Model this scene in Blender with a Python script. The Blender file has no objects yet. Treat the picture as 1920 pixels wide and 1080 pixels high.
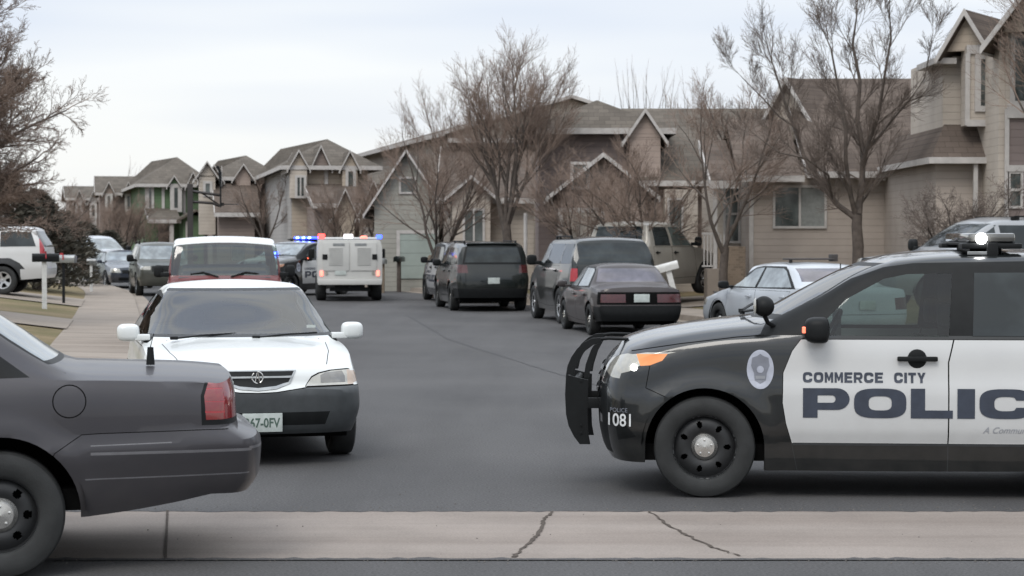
import bpy, bmesh, math, random
from mathutils import Vector, Matrix
R = math.radians
PI = math.pi
scene = bpy.context.scene
COL = scene.collection
F_PX, CAM_H, HORIZ = 3800.0, 1.9, 446.0

# ------------------------------------------------------------ materials
def _mat(name):
    m = bpy.data.materials.new(name); m.use_nodes = True
    nt = m.node_tree; b = nt.nodes['Principled BSDF']
    return m, nt, b
def _noise(nt, scale, detail=4, coord='Object', rough=.55, stretch=None):
    tc = nt.nodes.new('ShaderNodeTexCoord'); n = nt.nodes.new('ShaderNodeTexNoise')
    n.inputs['Scale'].default_value = scale; n.inputs['Detail'].default_value = detail
    n.inputs['Roughness'].default_value = rough
    if stretch:
        mp = nt.nodes.new('ShaderNodeMapping'); mp.inputs['Scale'].default_value = stretch
        nt.links.new(tc.outputs[coord], mp.inputs[0]); nt.links.new(mp.outputs[0], n.inputs['Vector'])
    else:
        nt.links.new(tc.outputs[coord], n.inputs['Vector'])
    return n
def _ramp(nt, src, stops):
    r = nt.nodes.new('ShaderNodeValToRGB')
    el = r.color_ramp.elements
    while len(el) < len(stops): el.new(.5)
    for e, (p, c) in zip(el, stops):
        e.position = p; e.color = (c[0], c[1], c[2], 1) if len(c) == 3 else c
    nt.links.new(src, r.inputs[0]); return r
def g(v): return (v, v, v)
def rough_mat(name, col, var=.25, scale=3, rough=.8, bump=0, bscale=60, spec=.3, stretch=None):
    m, nt, b = _mat(name)
    n = _noise(nt, scale, 6, stretch=stretch)
    c0 = tuple(c*(1-var) for c in col); c1 = tuple(min(1, c*(1+var)) for c in col)
    r = _ramp(nt, n.outputs['Fac'], [(.3, c0), (.7, c1)])
    nt.links.new(r.outputs[0], b.inputs['Base Color'])
    b.inputs['Roughness'].default_value = rough
    b.inputs['Specular IOR Level'].default_value = spec
    if bump:
        n2 = _noise(nt, bscale, 3); bp = nt.nodes.new('ShaderNodeBump')
        bp.inputs['Strength'].default_value = bump; bp.inputs['Distance'].default_value = .01
        nt.links.new(n2.outputs['Fac'], bp.inputs['Height']); nt.links.new(bp.outputs[0], b.inputs['Normal'])
    return m
def paint_mat(name, col, rough=.28, coat=.8, dirt=.12, metal=0, dust=.3):
    m, nt, b = _mat(name)
    n = _noise(nt, 2.2, 7)
    c1 = tuple(c*(1-dirt)+.10*dirt for c in col)
    r = _ramp(nt, n.outputs['Fac'], [(.42, col), (.72, c1)])
    # road dust that settles low on the sills
    tc = nt.nodes.new('ShaderNodeTexCoord'); sx = nt.nodes.new('ShaderNodeSeparateXYZ')
    nt.links.new(tc.outputs['Object'], sx.inputs[0])
    mr = nt.nodes.new('ShaderNodeMapRange'); mr.inputs[1].default_value = .75; mr.inputs[2].default_value = .2
    mr.inputs[3].default_value = 0; mr.inputs[4].default_value = dust
    nt.links.new(sx.outputs['Z'], mr.inputs[0])
    n2 = _noise(nt, 9, 5); ml = nt.nodes.new('ShaderNodeMath'); ml.operation = 'MULTIPLY'
    nt.links.new(mr.outputs[0], ml.inputs[0]); nt.links.new(n2.outputs['Fac'], ml.inputs[1])
    mx = nt.nodes.new('ShaderNodeMix'); mx.data_type = 'RGBA'
    mx.inputs[7].default_value = (.17, .15, .13, 1)
    nt.links.new(ml.outputs[0], mx.inputs[0]); nt.links.new(r.outputs[0], mx.inputs[6])
    nt.links.new(mx.outputs[2], b.inputs['Base Color'])
    b.inputs['Roughness'].default_value = rough; b.inputs['Coat Weight'].default_value = coat; b.inputs['Specular IOR Level'].default_value = .25
    b.inputs['Coat Roughness'].default_value = .06; b.inputs['Metallic'].default_value = metal
    return m
def simple(name, col, rough=.5, metal=0, spec=.5, coat=0):
    m, nt, b = _mat(name)
    n = _noise(nt, 12, 4)
    r = _ramp(nt, n.outputs['Fac'], [(.35, tuple(c*.88 for c in col)), (.65, tuple(min(1, c*1.1) for c in col))])
    nt.links.new(r.outputs[0], b.inputs['Base Color'])
    b.inputs['Roughness'].default_value = rough; b.inputs['Metallic'].default_value = metal
    b.inputs['Specular IOR Level'].default_value = spec; b.inputs['Coat Weight'].default_value = coat
    return m
def emit(name, col, strength):
    m, nt, b = _mat(name)
    b.inputs['Base Color'].default_value = (*col, 1)
    b.inputs['Emission Color'].default_value = (*col, 1); b.inputs['Emission Strength'].default_value = strength
    return m
def clear_glass(name, tint, refl=.10, rough=.02):
    m = bpy.data.materials.new(name); m.use_nodes = True; nt = m.node_tree; nt.nodes.clear()
    out = nt.nodes.new('ShaderNodeOutputMaterial'); mix = nt.nodes.new('ShaderNodeMixShader')
    tr = nt.nodes.new('ShaderNodeBsdfTransparent'); tr.inputs[0].default_value = (*tint, 1)
    gl = nt.nodes.new('ShaderNodeBsdfGlossy'); gl.inputs['Roughness'].default_value = rough
    fr = nt.nodes.new('ShaderNodeLayerWeight'); pw = nt.nodes.new('ShaderNodeMath'); pw.operation = 'POWER'; pw.inputs[1].default_value = 4.5
    ad = nt.nodes.new('ShaderNodeMath'); ad.operation = 'MULTIPLY_ADD'; ad.inputs[1].default_value = .85; ad.inputs[2].default_value = refl
    nt.links.new(fr.outputs['Facing'], pw.inputs[0]); nt.links.new(pw.outputs[0], ad.inputs[0])
    ge = nt.nodes.new('ShaderNodeNewGeometry'); iv = nt.nodes.new('ShaderNodeMath'); iv.operation = 'SUBTRACT'; iv.inputs[0].default_value = 1
    ou = nt.nodes.new('ShaderNodeMath'); ou.operation = 'MULTIPLY'
    nt.links.new(ge.outputs['Backfacing'], iv.inputs[1]); nt.links.new(iv.outputs[0], ou.inputs[0]); nt.links.new(ad.outputs[0], ou.inputs[1]); nt.links.new(ou.outputs[0], mix.inputs[0])
    nt.links.new(tr.outputs[0], mix.inputs[1]); nt.links.new(gl.outputs[0], mix.inputs[2])
    nt.links.new(mix.outputs[0], out.inputs[0]); return m
def dark_glass(name, col=(.02,.024,.026), rough=.06, spec=.9):
    m, nt, b = _mat(name)
    n = _noise(nt, 2.5, 3)
    r = _ramp(nt, n.outputs['Fac'], [(.4, col), (.7, tuple(c*2.2+.004 for c in col))])
    nt.links.new(r.outputs[0], b.inputs['Base Color'])
    b.inputs['Roughness'].default_value = rough; b.inputs['Specular IOR Level'].default_value = spec
    return m

M = {}
M['black_paint'] = paint_mat('black_paint', (.006,.0075,.008), .32, .95, .05, 0, .13)
M['white_paint'] = paint_mat('white_paint', (.52,.525,.52), .35, .5, .06)
M['acura_white'] = paint_mat('warm_white_paint', (.60,.62,.61), .3, .6, .04)
M['grey_paint'] = paint_mat('grey_metallic_paint', (.050,.048,.053), .42, .28, .1, .25)
M['navy_paint'] = paint_mat('dark_navy_paint', (.022,.03,.045), .25, .8, .25)
M['green_black'] = paint_mat('green_black_paint', (.006,.009,.0085), .3, .8, .06)
M['olive_black'] = paint_mat('dark_olive_paint', (.05,.052,.042), .35, .5, .25)
M['oldblack'] = paint_mat('worn_green_grey_paint', (.036,.029,.029), .38, .4, .15)
M['silver_paint'] = paint_mat('silver_paint', (.46,.49,.52), .32, .6, .1, .3)
M['beige_paint'] = paint_mat('beige_paint', (.34,.32,.28), .35, .5, .15, .15)
M['red_paint'] = paint_mat('maroon_paint', (.13,.035,.035), .4, .5, .3)
M['lgreen_paint'] = paint_mat('pale_green_paint', (.42,.45,.42), .35, .5, .15)
M['greysilver'] = paint_mat('grey_silver_paint', (.30,.31,.32), .3, .6, .12, .3)
M['truck_white'] = paint_mat('service_white_paint', (.50,.50,.48), .45, .2, .1)
M['plastic'] = simple('black_plastic', (.010,.011,.0115), .5, spec=.16)
M['bumper_grey'] = simple('unpainted_dark_bumper', (.045,.05,.053), .42, spec=.5)
M['plastic2'] = simple('dark_grey_plastic', (.03,.032,.034), .5, spec=.4)
M['gap'] = simple('panel_gap_black', (.004,.004,.004), .9, spec=.1)
M['rubber'] = rough_mat('tyre_rubber', (.026,.027,.027), .25, 6, .75, .15, 90)
M['steelblack'] = simple('black_steel_wheel', (.022,.023,.024), .45, .3)
M['alloy'] = simple('alloy_wheel', (.50,.51,.52), .3, .8)
M['chrome'] = simple('worn_chrome', (.62,.61,.58), .25, .9)
M['dullchrome'] = simple('dull_trim_metal', (.30,.31,.31), .35, .7)
M['glass'] = clear_glass('clear_car_glass', (.40,.47,.44), .045)
M['wglass'] = clear_glass('sky_reflecting_windscreen', (.36,.41,.42), .13, .03)
M['dglass'] = dark_glass('tinted_car_glass', (.012,.016,.017), .08, .42)
M['pglass'] = dark_glass('purple_tinted_glass', (.05,.045,.055), .12, .9)
M['gglass'] = dark_glass('greenish_car_glass', (.06,.075,.07), .1, .9)
M['sglass'] = dark_glass('pale_reflecting_glass', (.13,.15,.16), .1, 1.)
M['interior'] = simple('dark_interior_fabric', (.035,.037,.04), .9, spec=.1)
M['interior_grey'] = simple('grey_interior_fabric', (.11,.115,.12), .9, spec=.1)
M['red_lens'] = simple('red_tail_lens', (.19,.014,.016), .12, spec=.8, coat=.6)
M['darkred_lens'] = simple('dark_red_tail_lens', (.055,.009,.010), .2, spec=.6, coat=.4)
M['brightred'] = simple('bright_red_lens', (.35,.02,.03), .2, spec=.6, coat=.4)
M['amber'] = emit('amber_turn_lamp', (.62,.22,.07), .32)
M['amber_off'] = simple('amber_lens', (.45,.25,.17), .2, coat=.5)
M['lens'] = simple('clear_lamp_lens', (.36,.35,.31), .12, .25, .9, .8)
M['lens_dark'] = simple('smoked_lamp_lens', (.09,.09,.085), .12, .35, .9, .8)
M['lamp_on'] = emit('lit_headlamp', (1,1,.97), 9)
M['flash_white'] = emit('white_strobe', (1,1,1), 22)
M['blue_on'] = emit('blue_strobe', (.02,.05,1.), 9)
M['blue_core'] = emit('blue_strobe_core', (.35,.55,1.), 9)
M['red_on'] = emit('red_strobe', (1.,.045,.04), 6)
M['orange_on'] = emit('orange_red_lamp', (1.,.22,.16), 2.2)
M['white_on'] = emit('white_work_lamp', (1,.97,1.), 1.6)
M['smallred_on'] = emit('small_red_marker', (1.,.18,.1), 1.6)
M['decal_navy'] = simple('navy_lettering', (.035,.043,.062), .4)
M['decal_white'] = simple('white_lettering', (.62,.63,.63), .4)
M['decal_grey'] = simple('pale_grey_decal', (.36,.38,.44), .5)
M['decal_mid'] = simple('mid_grey_decal', (.17,.18,.21), .5)
M['decal_thin'] = simple('faint_grey_lettering', (.25,.26,.28), .5)
M['plate'] = simple('licence_plate', (.42,.46,.44), .5)
M['plate_ink'] = simple('plate_green_ink', (.06,.10,.08), .5)
M['white_trim'] = rough_mat('white_house_trim', (.43,.41,.39), .12, 5, .8)
M['bark'] = rough_mat('bark', (.085,.070,.060), .3, 8, .9, .5, 40)
M['twig'] = rough_mat('twig_bark', (.19,.142,.115), .25, 2, .9)
M['twig_dark'] = rough_mat('dark_twig_bark', (.125,.10,.085), .25, 2, .9)
M['wood_white'] = rough_mat('white_painted_post', (.60,.60,.58), .1, 8, .7)
M['wood_brown'] = rough_mat('weathered_post', (.20,.16,.12), .2, 8, .8)
M['brownmetal'] = simple('dark_brown_metal', (.035,.030,.028), .5)

def word_curves(word, gap=.22):
    out = []; x = 0
    for ch in word:
        sp = block_letter(ch); w_ = max(p[0] for q in sp for p in q)
        out += [[(p[0]+x, p[1]) for p in q] for q in sp]; x += w_+gap
    return [[(p[0]/(x-gap), p[1]) for p in q] for q in out]
# ------------------------------------------------------------ scene helpers
def link(o, parent=None):
    COL.objects.link(o)
    if parent is not None: o.parent = parent
    return o
def mesh_obj(name, bm, mat, parent=None, smooth=None, mats=None):
    me = bpy.data.meshes.new(name); bm.to_mesh(me); bm.free()
    for m in (mats or [mat]): me.materials.append(m)
    if smooth:
        me.shade_smooth(); me.set_sharp_from_angle(angle=R(smooth))
    return link(bpy.data.objects.new(name, me), parent)
def pyd(name, vs, fs, mat, parent=None, smooth=None):
    me = bpy.data.meshes.new(name); me.from_pydata(vs, [], fs); me.materials.append(mat)
    if smooth:
        me.shade_smooth(); me.set_sharp_from_angle(angle=R(smooth))
    return link(bpy.data.objects.new(name, me), parent)
def tag(o, label, cat=None, group=None, kind=None):
    if label: o['label'] = label
    if cat: o['category'] = cat
    if group: o['group'] = group
    if kind: o['kind'] = kind
    return o
def thing(name, label, cat, loc=(0,0,0), rz=0, group=None):
    o = bpy.data.objects.new(name, None); COL.objects.link(o)
    o.location = loc; o.rotation_euler = (0,0,rz); o.empty_display_size = .2
    return tag(o, label, cat, group)
def struct(o):
    o['kind'] = 'structure'; return o
KIDS = {}
def kids(o): return [c for c in bpy.data.objects if c.parent == o]
def copy_tree(o, parent=None):
    ch = kids(o); c = o.copy(); COL.objects.link(c)
    if parent is not None: c.parent = parent
    for k in ch: copy_tree(k, c)
    return c
def W(px, D): return (px-960.0)/F_PX*D
def Z(py, D): return CAM_H-(py-HORIZ)/F_PX*D

def bm_box(bm, x0, x1, y0, y1, z0, z1, bev=0, mi=0, mtx=None):
    r = bmesh.ops.create_cube(bm, size=1)
    vs = r['verts']
    m = Matrix.Translation(((x0+x1)/2, (y0+y1)/2, (z0+z1)/2)) @ Matrix.Diagonal((x1-x0, y1-y0, z1-z0, 1))
    bmesh.ops.transform(bm, matrix=m, verts=vs)
    fs = list({f for v in vs for f in v.link_faces})
    if bev:
        es = list({e for v in vs for e in v.link_edges})
        rr = bmesh.ops.bevel(bm, geom=es, offset=bev, segments=2, affect='EDGES', profile=.6)
        fs = [f for f in rr['faces'] if f.is_valid] + [f for f in fs if f.is_valid]
        vs = list({v for f in fs for v in f.verts})
    for f in fs: f.material_index = mi
    if mtx is not None: bmesh.ops.transform(bm, matrix=mtx, verts=vs)
    return vs
def bm_tube(bm, pts, rad, n=8, cap=True):
    pts = [Vector(p) for p in pts]; k = len(pts)
    rads = rad if isinstance(rad, (list, tuple)) else [rad]*k
    rings = []
    for i, p in enumerate(pts):
        d = (pts[min(i+1, k-1)]-pts[max(i-1, 0)]).normalized()
        u = d.cross(Vector((0,0,1)))
        if u.length < .05: u = d.cross(Vector((1,0,0)))
        u.normalize(); v = d.cross(u)
        rings.append([bm.verts.new(p+(u*math.cos(a)+v*math.sin(a))*rads[i]) for a in [2*PI*j/n for j in range(n)]])
    for a, b in zip(rings, rings[1:]):
        for j in range(n): bm.faces.new((a[j], a[(j+1)%n], b[(j+1)%n], b[j]))
    if cap:
        bm.faces.new(rings[0][::-1]); bm.faces.new(rings[-1])
def bm_prism(bm, poly, axis, a, b, bev=0):
    """poly in the two other axes (order x,z for axis y; y,z for axis x; x,y for z)"""
    def P(p, t):
        if axis == 'y': return (p[0], t, p[1])
        if axis == 'x': return (t, p[0], p[1])
        return (p[0], p[1], t)
    A = [bm.verts.new(P(p, a)) for p in poly]; B = [bm.verts.new(P(p, b)) for p in poly]
    n = len(poly); fs = [bm.faces.new(A), bm.faces.new(B[::-1])]
    for i in range(n): fs.append(bm.faces.new((A[i], B[i], B[(i+1)%n], A[(i+1)%n])))
    bmesh.ops.recalc_face_normals(bm, faces=fs)
    if bev:
        es = list({e for f in fs for e in f.edges})
        bmesh.ops.bevel(bm, geom=es, offset=bev, segments=2, affect='EDGES', profile=.6)
def bm_lathe(bm, prof, n=48, axis='y', c=(0,0,0), mi=0, closed=False):
    rings = []
    for r, t in prof:
        ring = []
        for j in range(n):
            a = 2*PI*j/n; u, v = r*math.cos(a), r*math.sin(a)
            if axis == 'y': p = (c[0]+u, c[1]+t, c[2]+v)
            elif axis == 'x': p = (c[0]+t, c[1]+u, c[2]+v)
            else: p = (c[0]+u, c[1]+v, c[2]+t)
            ring.append(bm.verts.new(p))
        rings.append(ring)
    pairs = list(zip(rings, rings[1:]))
    if closed: pairs.append((rings[-1], rings[0]))
    for A, B in pairs:
        for j in range(n):
            f = bm.faces.new((A[j], A[(j+1)%n], B[(j+1)%n], B[j])); f.material_index = mi
def new(): return bmesh.new()
def box_obj(name, x0, x1, y0, y1, z0, z1, mat, parent=None, bev=0, smooth=None):
    bm = new(); bm_box(bm, x0, x1, y0, y1, z0, z1, bev); return mesh_obj(name, bm, mat, parent, smooth or (40 if bev else None))

def text_bm(txt, shear=0, offset=0, spacing=1.0):
    c = bpy.data.curves.new('lettering', 'FONT'); c.body = txt; c.shear = shear; c.offset = offset
    c.space_character = spacing; c.resolution_u = 4; c.fill_mode = 'BOTH'
    o = bpy.data.objects.new('lettering', c); COL.objects.link(o)
    dg = bpy.context.evaluated_depsgraph_get(); me = bpy.data.meshes.new_from_object(o.evaluated_get(dg))
    bm = new(); bm.from_mesh(me); bpy.data.objects.remove(o); bpy.data.meshes.remove(me); bpy.data.curves.remove(c)
    return norm_bm(bm)
def curve_bm(splines):
    c = bpy.data.curves.new('lettering', 'CURVE'); c.dimensions = '2D'; c.fill_mode = 'BOTH'
    for pts in splines:
        s = c.splines.new('POLY'); s.points.add(len(pts)-1); s.use_cyclic_u = True
        for p, q in zip(s.points, pts): p.co = (q[0], q[1], 0, 1)
    o = bpy.data.objects.new('lettering', c); COL.objects.link(o)
    dg = bpy.context.evaluated_depsgraph_get(); me = bpy.data.meshes.new_from_object(o.evaluated_get(dg))
    bm = new(); bm.from_mesh(me); bpy.data.objects.remove(o); bpy.data.meshes.remove(me); bpy.data.curves.remove(c)
    return bm
def norm_bm(bm):
    xs = [v.co.x for v in bm.verts]; ys = [v.co.y for v in bm.verts]
    x0, x1, y0, y1 = min(xs), max(xs), min(ys), max(ys)
    for v in bm.verts: v.co = Vector(((v.co.x-x0)/(x1-x0), (v.co.y-y0)/(y1-y0), 0))
    return bm
def sel_pts(cx, cy, rx, ry, n=3.2, k=40):
    out = []
    for i in range(k):
        a = 2*PI*i/k; c, s = math.cos(a), math.sin(a)
        out.append((cx+rx*math.copysign(abs(c)**(2/n), c), cy+ry*math.copysign(abs(s)**(2/n), s)))
    return out
# wide block capitals of the door lettering, unit height, width 1.5
def block_letter(ch):
    if ch == 'O': return [sel_pts(.75,.5,.75,.5), sel_pts(.75,.5,.33,.24)]
    if ch == 'L': return [[(0,1),(.44,1),(.44,.27),(1.3,.27),(1.3,0),(0,0)]]
    if ch == 'I': return [[(0,1),(.46,1),(.46,0),(0,0)]]
    if ch == 'P':
        o = [(0,0),(0,1)] + [(1.02+.38*math.cos(a), .635+.365*math.sin(a)) for a in [PI/2-PI*i/14 for i in range(15)]] + [(.44,.27),(.44,0)]
        i = [(.44,.76),(.44,.51)] + [(.88+.10*math.cos(a), .635+.125*math.sin(a)) for a in [-PI/2+PI*k/8 for k in range(9)]]
        return [o, i]
    if ch == 'C':
        o = sel_pts(.75,.5,.75,.5,3.2,60); o = [p for p in o if not (p[0] > .95 and .34 < p[1] < .66)]
        # order: from upper right round the left to lower right
        up = [p for p in o if p[1] >= .5]; lo = [p for p in o if p[1] < .5]
        up.sort(key=lambda p: math.atan2(p[1]-.5, p[0]-.75)); lo.sort(key=lambda p: math.atan2(p[1]-.5, p[0]-.75))
        ring = [p for p in up]+[p for p in lo]
        inn = [p for p in sel_pts(.75,.5,.33,.24,3.2,40) if p[0] < 1.0]
        inn_lo = sorted([p for p in inn if p[1] < .5], key=lambda p: -math.atan2(p[1]-.5, p[0]-.75))
        inn_up = sorted([p for p in inn if p[1] >= .5], key=lambda p: -math.atan2(p[1]-.5, p[0]-.75))
        return [ring+[(1.47,.38),(1.04,.38)]+inn_lo+inn_up+[(1.04,.62),(1.47,.62)]]
    if ch == 'M': return [[(0,0),(0,1),(.36,1),(.66,.50),(.96,1),(1.32,1),(1.32,0),(.98,0),(.98,.56),(.74,.16),(.58,.16),(.34,.56),(.34,0)]]
    if ch == 'R': return [[(0,0),(0,1)]+[(1.0+.38*math.cos(a), .655+.345*math.sin(a)) for a in [PI/2-PI*i/10 for i in range(11)]]+[(1.38,0),(.92,0),(.66,.31),(.40,.31),(.40,0)], [(.40,.76),(.40,.53)]+[(.92+.08*math.cos(a), .645+.115*math.sin(a)) for a in [-PI/2+PI*k/6 for k in range(7)]]]
    if ch == 'T': return [[(0,1),(1.3,1),(1.3,.74),(.86,.74),(.86,0),(.44,0),(.44,.74),(0,.74)]]
    if ch == 'Y': return [[(0,1),(.47,1),(.7,.64),(.93,1),(1.4,1),(.91,.38),(.91,0),(.49,0),(.49,.38)]]
    return [[(0,0),(0,1),(1.25,1),(1.25,.77),(.44,.77),(.44,.62),(1.15,.62),(1.15,.40),(.44,.40),(.44,.23),(1.25,.23),(1.25,0)]]
# ------------------------------------------------------------ curve interpolation
def pch(pts):
    xs = [p[0] for p in pts]; ys = [p[1] for p in pts]; n = len(xs)
    if n == 1: return lambda x: ys[0]
    h = [xs[i+1]-xs[i] for i in range(n-1)]; d = [(ys[i+1]-ys[i])/h[i] for i in range(n-1)]
    m = [d[0]]+[0]*(n-2)+[d[-1]]
    for i in range(1, n-1):
        if d[i-1]*d[i] > 0:
            w1, w2 = 2*h[i]+h[i-1], h[i]+2*h[i-1]; m[i] = (w1+w2)/(w1/d[i-1]+w2/d[i])
    def f(x):
        if x <= xs[0]: return ys[0]
        if x >= xs[-1]: return ys[-1]
        lo, hi = 0, n-1
        while hi-lo > 1:
            k = (lo+hi)//2
            if xs[k] <= x: lo = k
            else: hi = k
        t = (x-xs[lo])/h[lo]; t2 = t*t; t3 = t2*t
        return (2*t3-3*t2+1)*ys[lo]+(t3-2*t2+t)*h[lo]*m[lo]+(-2*t3+3*t2)*ys[lo+1]+(t3-t2)*h[lo]*m[lo+1]
    return f
def lin(pts):
    def f(x):
        if x <= pts[0][0]: return pts[0][1]
        for a, b in zip(pts, pts[1:]):
            if x <= b[0]: return a[1]+(b[1]-a[1])*(x-a[0])/(b[0]-a[0])
        return pts[-1][1]
    return f
def pip(p, poly):
    x, y = p; c = False; n = len(poly); j = n-1
    for i in range(n):
        xi, yi = poly[i]; xj, yj = poly[j]
        if (yi > y) != (yj > y) and x < (xj-xi)*(y-yi)/(yj-yi)+xi: c = not c
        j = i
    return c
def inset(poly, d):
    n = len(poly); A = sum(poly[i][0]*poly[(i+1)%n][1]-poly[(i+1)%n][0]*poly[i][1] for i in range(n))
    s = 1 if A > 0 else -1; out = []
    for i in range(n):
        p0, p1, p2 = [Vector(poly[(i+k)%n]) for k in (-1, 0, 1)]
        a = (p1-p0).normalized(); b = (p2-p1).normalized()
        na = Vector((-a.y, a.x))*s; nb = Vector((-b.y, b.x))*s
        m = na+nb; L = m.length
        if L < .2: m = na; k = 1
        else: m.normalize(); k = 1/max(.35, m.dot(na))
        out.append(tuple(p1+m*d*k))
    return out
def circ(cx, cz, r, n=28, a0=0, a1=2*PI): return [(cx+r*math.cos(a0+(a1-a0)*i/n), cz+r*math.sin(a0+(a1-a0)*i/n)) for i in range(n)]

class Car:
    def __init__(s, sp, res=1.0):
        s.sp = sp; s.T = {}
        fn = lambda k, d: pch(sp[k]) if k in sp else pch([(0, d)])
        s.top, s.belt, s.bot, s.w = pch(sp['top']), pch(sp['belt']), pch(sp['bot']), pch(sp['w'])
        s.crown = fn('crown', .04); s.tum = fn('tum', .32)
        s.S = pch(sp.get('S', [(0,.93),(.2,.97),(.45,1.),(.7,.99),(.9,.975),(1,.955)]))
        s.Fz, s.Rz = pch(sp['Fz']), pch(sp['Rz'])
        s.Rf, s.Rr, s.nf, s.nr = sp.get('Rf', .3), sp.get('Rr', .25), sp.get('nf', 3.0), sp.get('nr', 3.2)
        s.wheels = sp['wheels']; s.arch = sp.get('arch', .40); s.flare = sp.get('flare', .015); s.wr = sp['wr']
        s.build(res)
    def flr(s, x, z):
        o = 0
        for wx in s.wheels:
            d = math.hypot(x-wx, z-s.wr)
            if z < s.wr: d = abs(x-wx)+max(0, 0)
            if d < s.arch+.16:
                t = max(0, min(1, (s.arch+.12-d)/.07)); o = max(o, t*t*(3-2*t)*s.flare)
        return o
    def yside(s, x, z):
        b0, b1 = s.bot(x), s.belt(x); t = max(0, min(1, (z-b0)/(b1-b0)))
        return s.w(x)*s.S(t)+s.flr(x, z)
    def build(s, res):
        sp = s.sp; xr, xf = sp['xr']+s.Rr, sp['xf']-s.Rf
        NX = int(78*res); K = max(8, int(18*res)); na, nc, nb = 6, 4, 7
        xs = [xr+(xf-xr)*i/NX for i in range(NX+1)]
        def fx(q, z): return s.Fz(z)-s.Rf*(1-(max(0, 1-q**s.nf))**(1/s.nf))
        def rx(q, z): return s.Rz(z)+s.Rr*(1-(max(0, 1-q**s.nr))**(1/s.nr))
        bm = new(); rings = []; LB = .7
        def warp(x, q, z):
            o = 0
            if x > xf-LB: o += ((x-(xf-LB))/LB)**2*(fx(q, z)-xf)
            if x < xr+LB: o += (((xr+LB)-x)/LB)**2*(rx(q, z)-xr)
            return x+o
        def ring(x):
            b0, b1, tp = s.bot(x), s.belt(x), s.top(x); out = []
            for k in range(K+1):
                t = k/K; z = b0+(b1-b0)*t; out.append((1., s.w(x)*s.S(t)+s.flr(x, z), z))
            yA = out[-1][1]; A = Vector((yA, b1)); dz = max(.01, tp-b1)
            cr = min(s.crown(x), dz*.7)
            B = Vector((max(.2, yA-.02-s.tum(x)*dz-min(.10, .06/dz*.1)), tp-cr))
            def arc(t): return Vector((B.x*(1-t), tp-cr*(1-t)**2))
            r = min(.07+.05*s.tum(x), (B-A).length*.45); B0 = B+(A-B).normalized()*r; tt = min(.3, r/B.x); B1 = arc(tt)
            pts = [A.lerp(B0, i/na)+Vector((.02*math.sin(PI*i/na)*min(1, dz*2), 0)) for i in range(1, na+1)]
            pts += [(B0.lerp(B, t)).lerp(B.lerp(B1, t), t) for t in [i/nc for i in range(1, nc+1)]]
            pts += [arc(tt+(1-tt)*i/nb) for i in range(1, nb+1)]
            for p in pts: out.append((max(0, p.x/yA), max(0, p.x), p.y))
            return out
        last = {}
        for i, x in enumerate(xs):
            rg = ring(x); row = [bm.verts.new((warp(x, q, z), y, z)) for q, y, z in rg]
            rings.append(row)
            if i in (0, NX): last[i] = rg
        for a, b in zip(rings, rings[1:]):
            for j in range(len(a)-1): bm.faces.new((a[j], b[j], b[j+1], a[j+1]))
        for i in (0, NX):
            rg = last[i]; row = rings[i]; topv = rg[K:]; MM = len(topv)
            grid = [[row[k] for k in range(K+1)]]
            for j in range(1, MM):
                q, yt, zt = topv[j]; colv = []
                for k in range(K+1):
                    if k == K: colv.append(row[K+j]); continue
                    t = k/K; z = rg[0][2]+(zt-rg[0][2])*t
                    tz = (z-rg[0][2])/(rg[K][2]-rg[0][2]); y = q*s.w(xs[i])*s.S(min(1, tz))
                    x = fx(q, z) if i else rx(q, z)
                    colv.append(bm.verts.new((x, y, z)))
                grid.append(colv)
            for a, b in zip(grid, grid[1:]):
                for k in range(K):
                    f = (a[k], b[k], b[k+1], a[k+1]) if i else (a[k], a[k+1], b[k+1], b[k])
                    try: bm.faces.new(f)
                    except ValueError: pass
        r = bmesh.ops.duplicate(bm, geom=bm.verts[:]+bm.edges[:]+bm.faces[:])
        vs = [v for v in r['geom'] if isinstance(v, bmesh.types.BMVert)]
        for v in vs: v.co.y = -v.co.y
        bmesh.ops.reverse_faces(bm, faces=[f for f in r['geom'] if isinstance(f, bmesh.types.BMFace)])
        bmesh.ops.remove_doubles(bm, verts=bm.verts, dist=2e-4)
        bmesh.ops.recalc_face_normals(bm, faces=bm.faces)
        s.bm = bm; s.lay = bm.faces.layers.int.new('tg'); s.names = ['body']
        bm.normal_update()
    DOM = {
        'side': ('xz', lambda c, n: abs(n.y) >= abs(n.x)*.9 and abs(n.y) > .3),
        'front': ('yz', lambda c, n: n.x > .12 and abs(n.y) <= abs(n.x)*1.3 and c.x > 0),
        'frontlow': ('yz', lambda c, n: n.x > .45 and abs(n.y) <= abs(n.x)*1.12 and c.x > 1.4),
        'rear': ('yz', lambda c, n: n.x < -.12 and abs(n.y) <= abs(n.x)*1.3 and c.x < 0),
        'rearcap': ('yz', lambda c, n: n.x < -.35 and abs(n.y) <= abs(n.x)*1.12 and c.x < -1.2),
        'wind': ('yz', lambda c, n: n.x > .15 and n.z > .1 and c.z > .9),
        'top': ('xy', lambda c, n: n.z > .5)}
    def tid(s, name):
        if name not in s.names: s.names.append(name)
        return s.names.index(name)
    def cut(s, name, dom, poly, extra=None):
        pr, pred = s.DOM[dom]; bm = s.bm
        ia, ib = {'xz': (0, 2), 'yz': (1, 2), 'xy': (0, 1)}[pr]; ic = 3-ia-ib
        x0 = min(p[0] for p in poly); x1 = max(p[0] for p in poly); y0 = min(p[1] for p in poly); y1 = max(p[1] for p in poly)
        def bb(f, a0, a1, b0, b1):
            A = [v.co[ia] for v in f.verts]; B = [v.co[ib] for v in f.verts]
            return max(A) >= a0 and min(A) <= a1 and max(B) >= b0 and min(B) <= b1
        cand = set()
        for f in bm.faces:
            c = f.calc_center_median()
            if pred(c, f.normal) and (extra is None or extra(c)) and bb(f, x0, x1, y0, y1): cand.add(f)
        n = len(poly)
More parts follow.
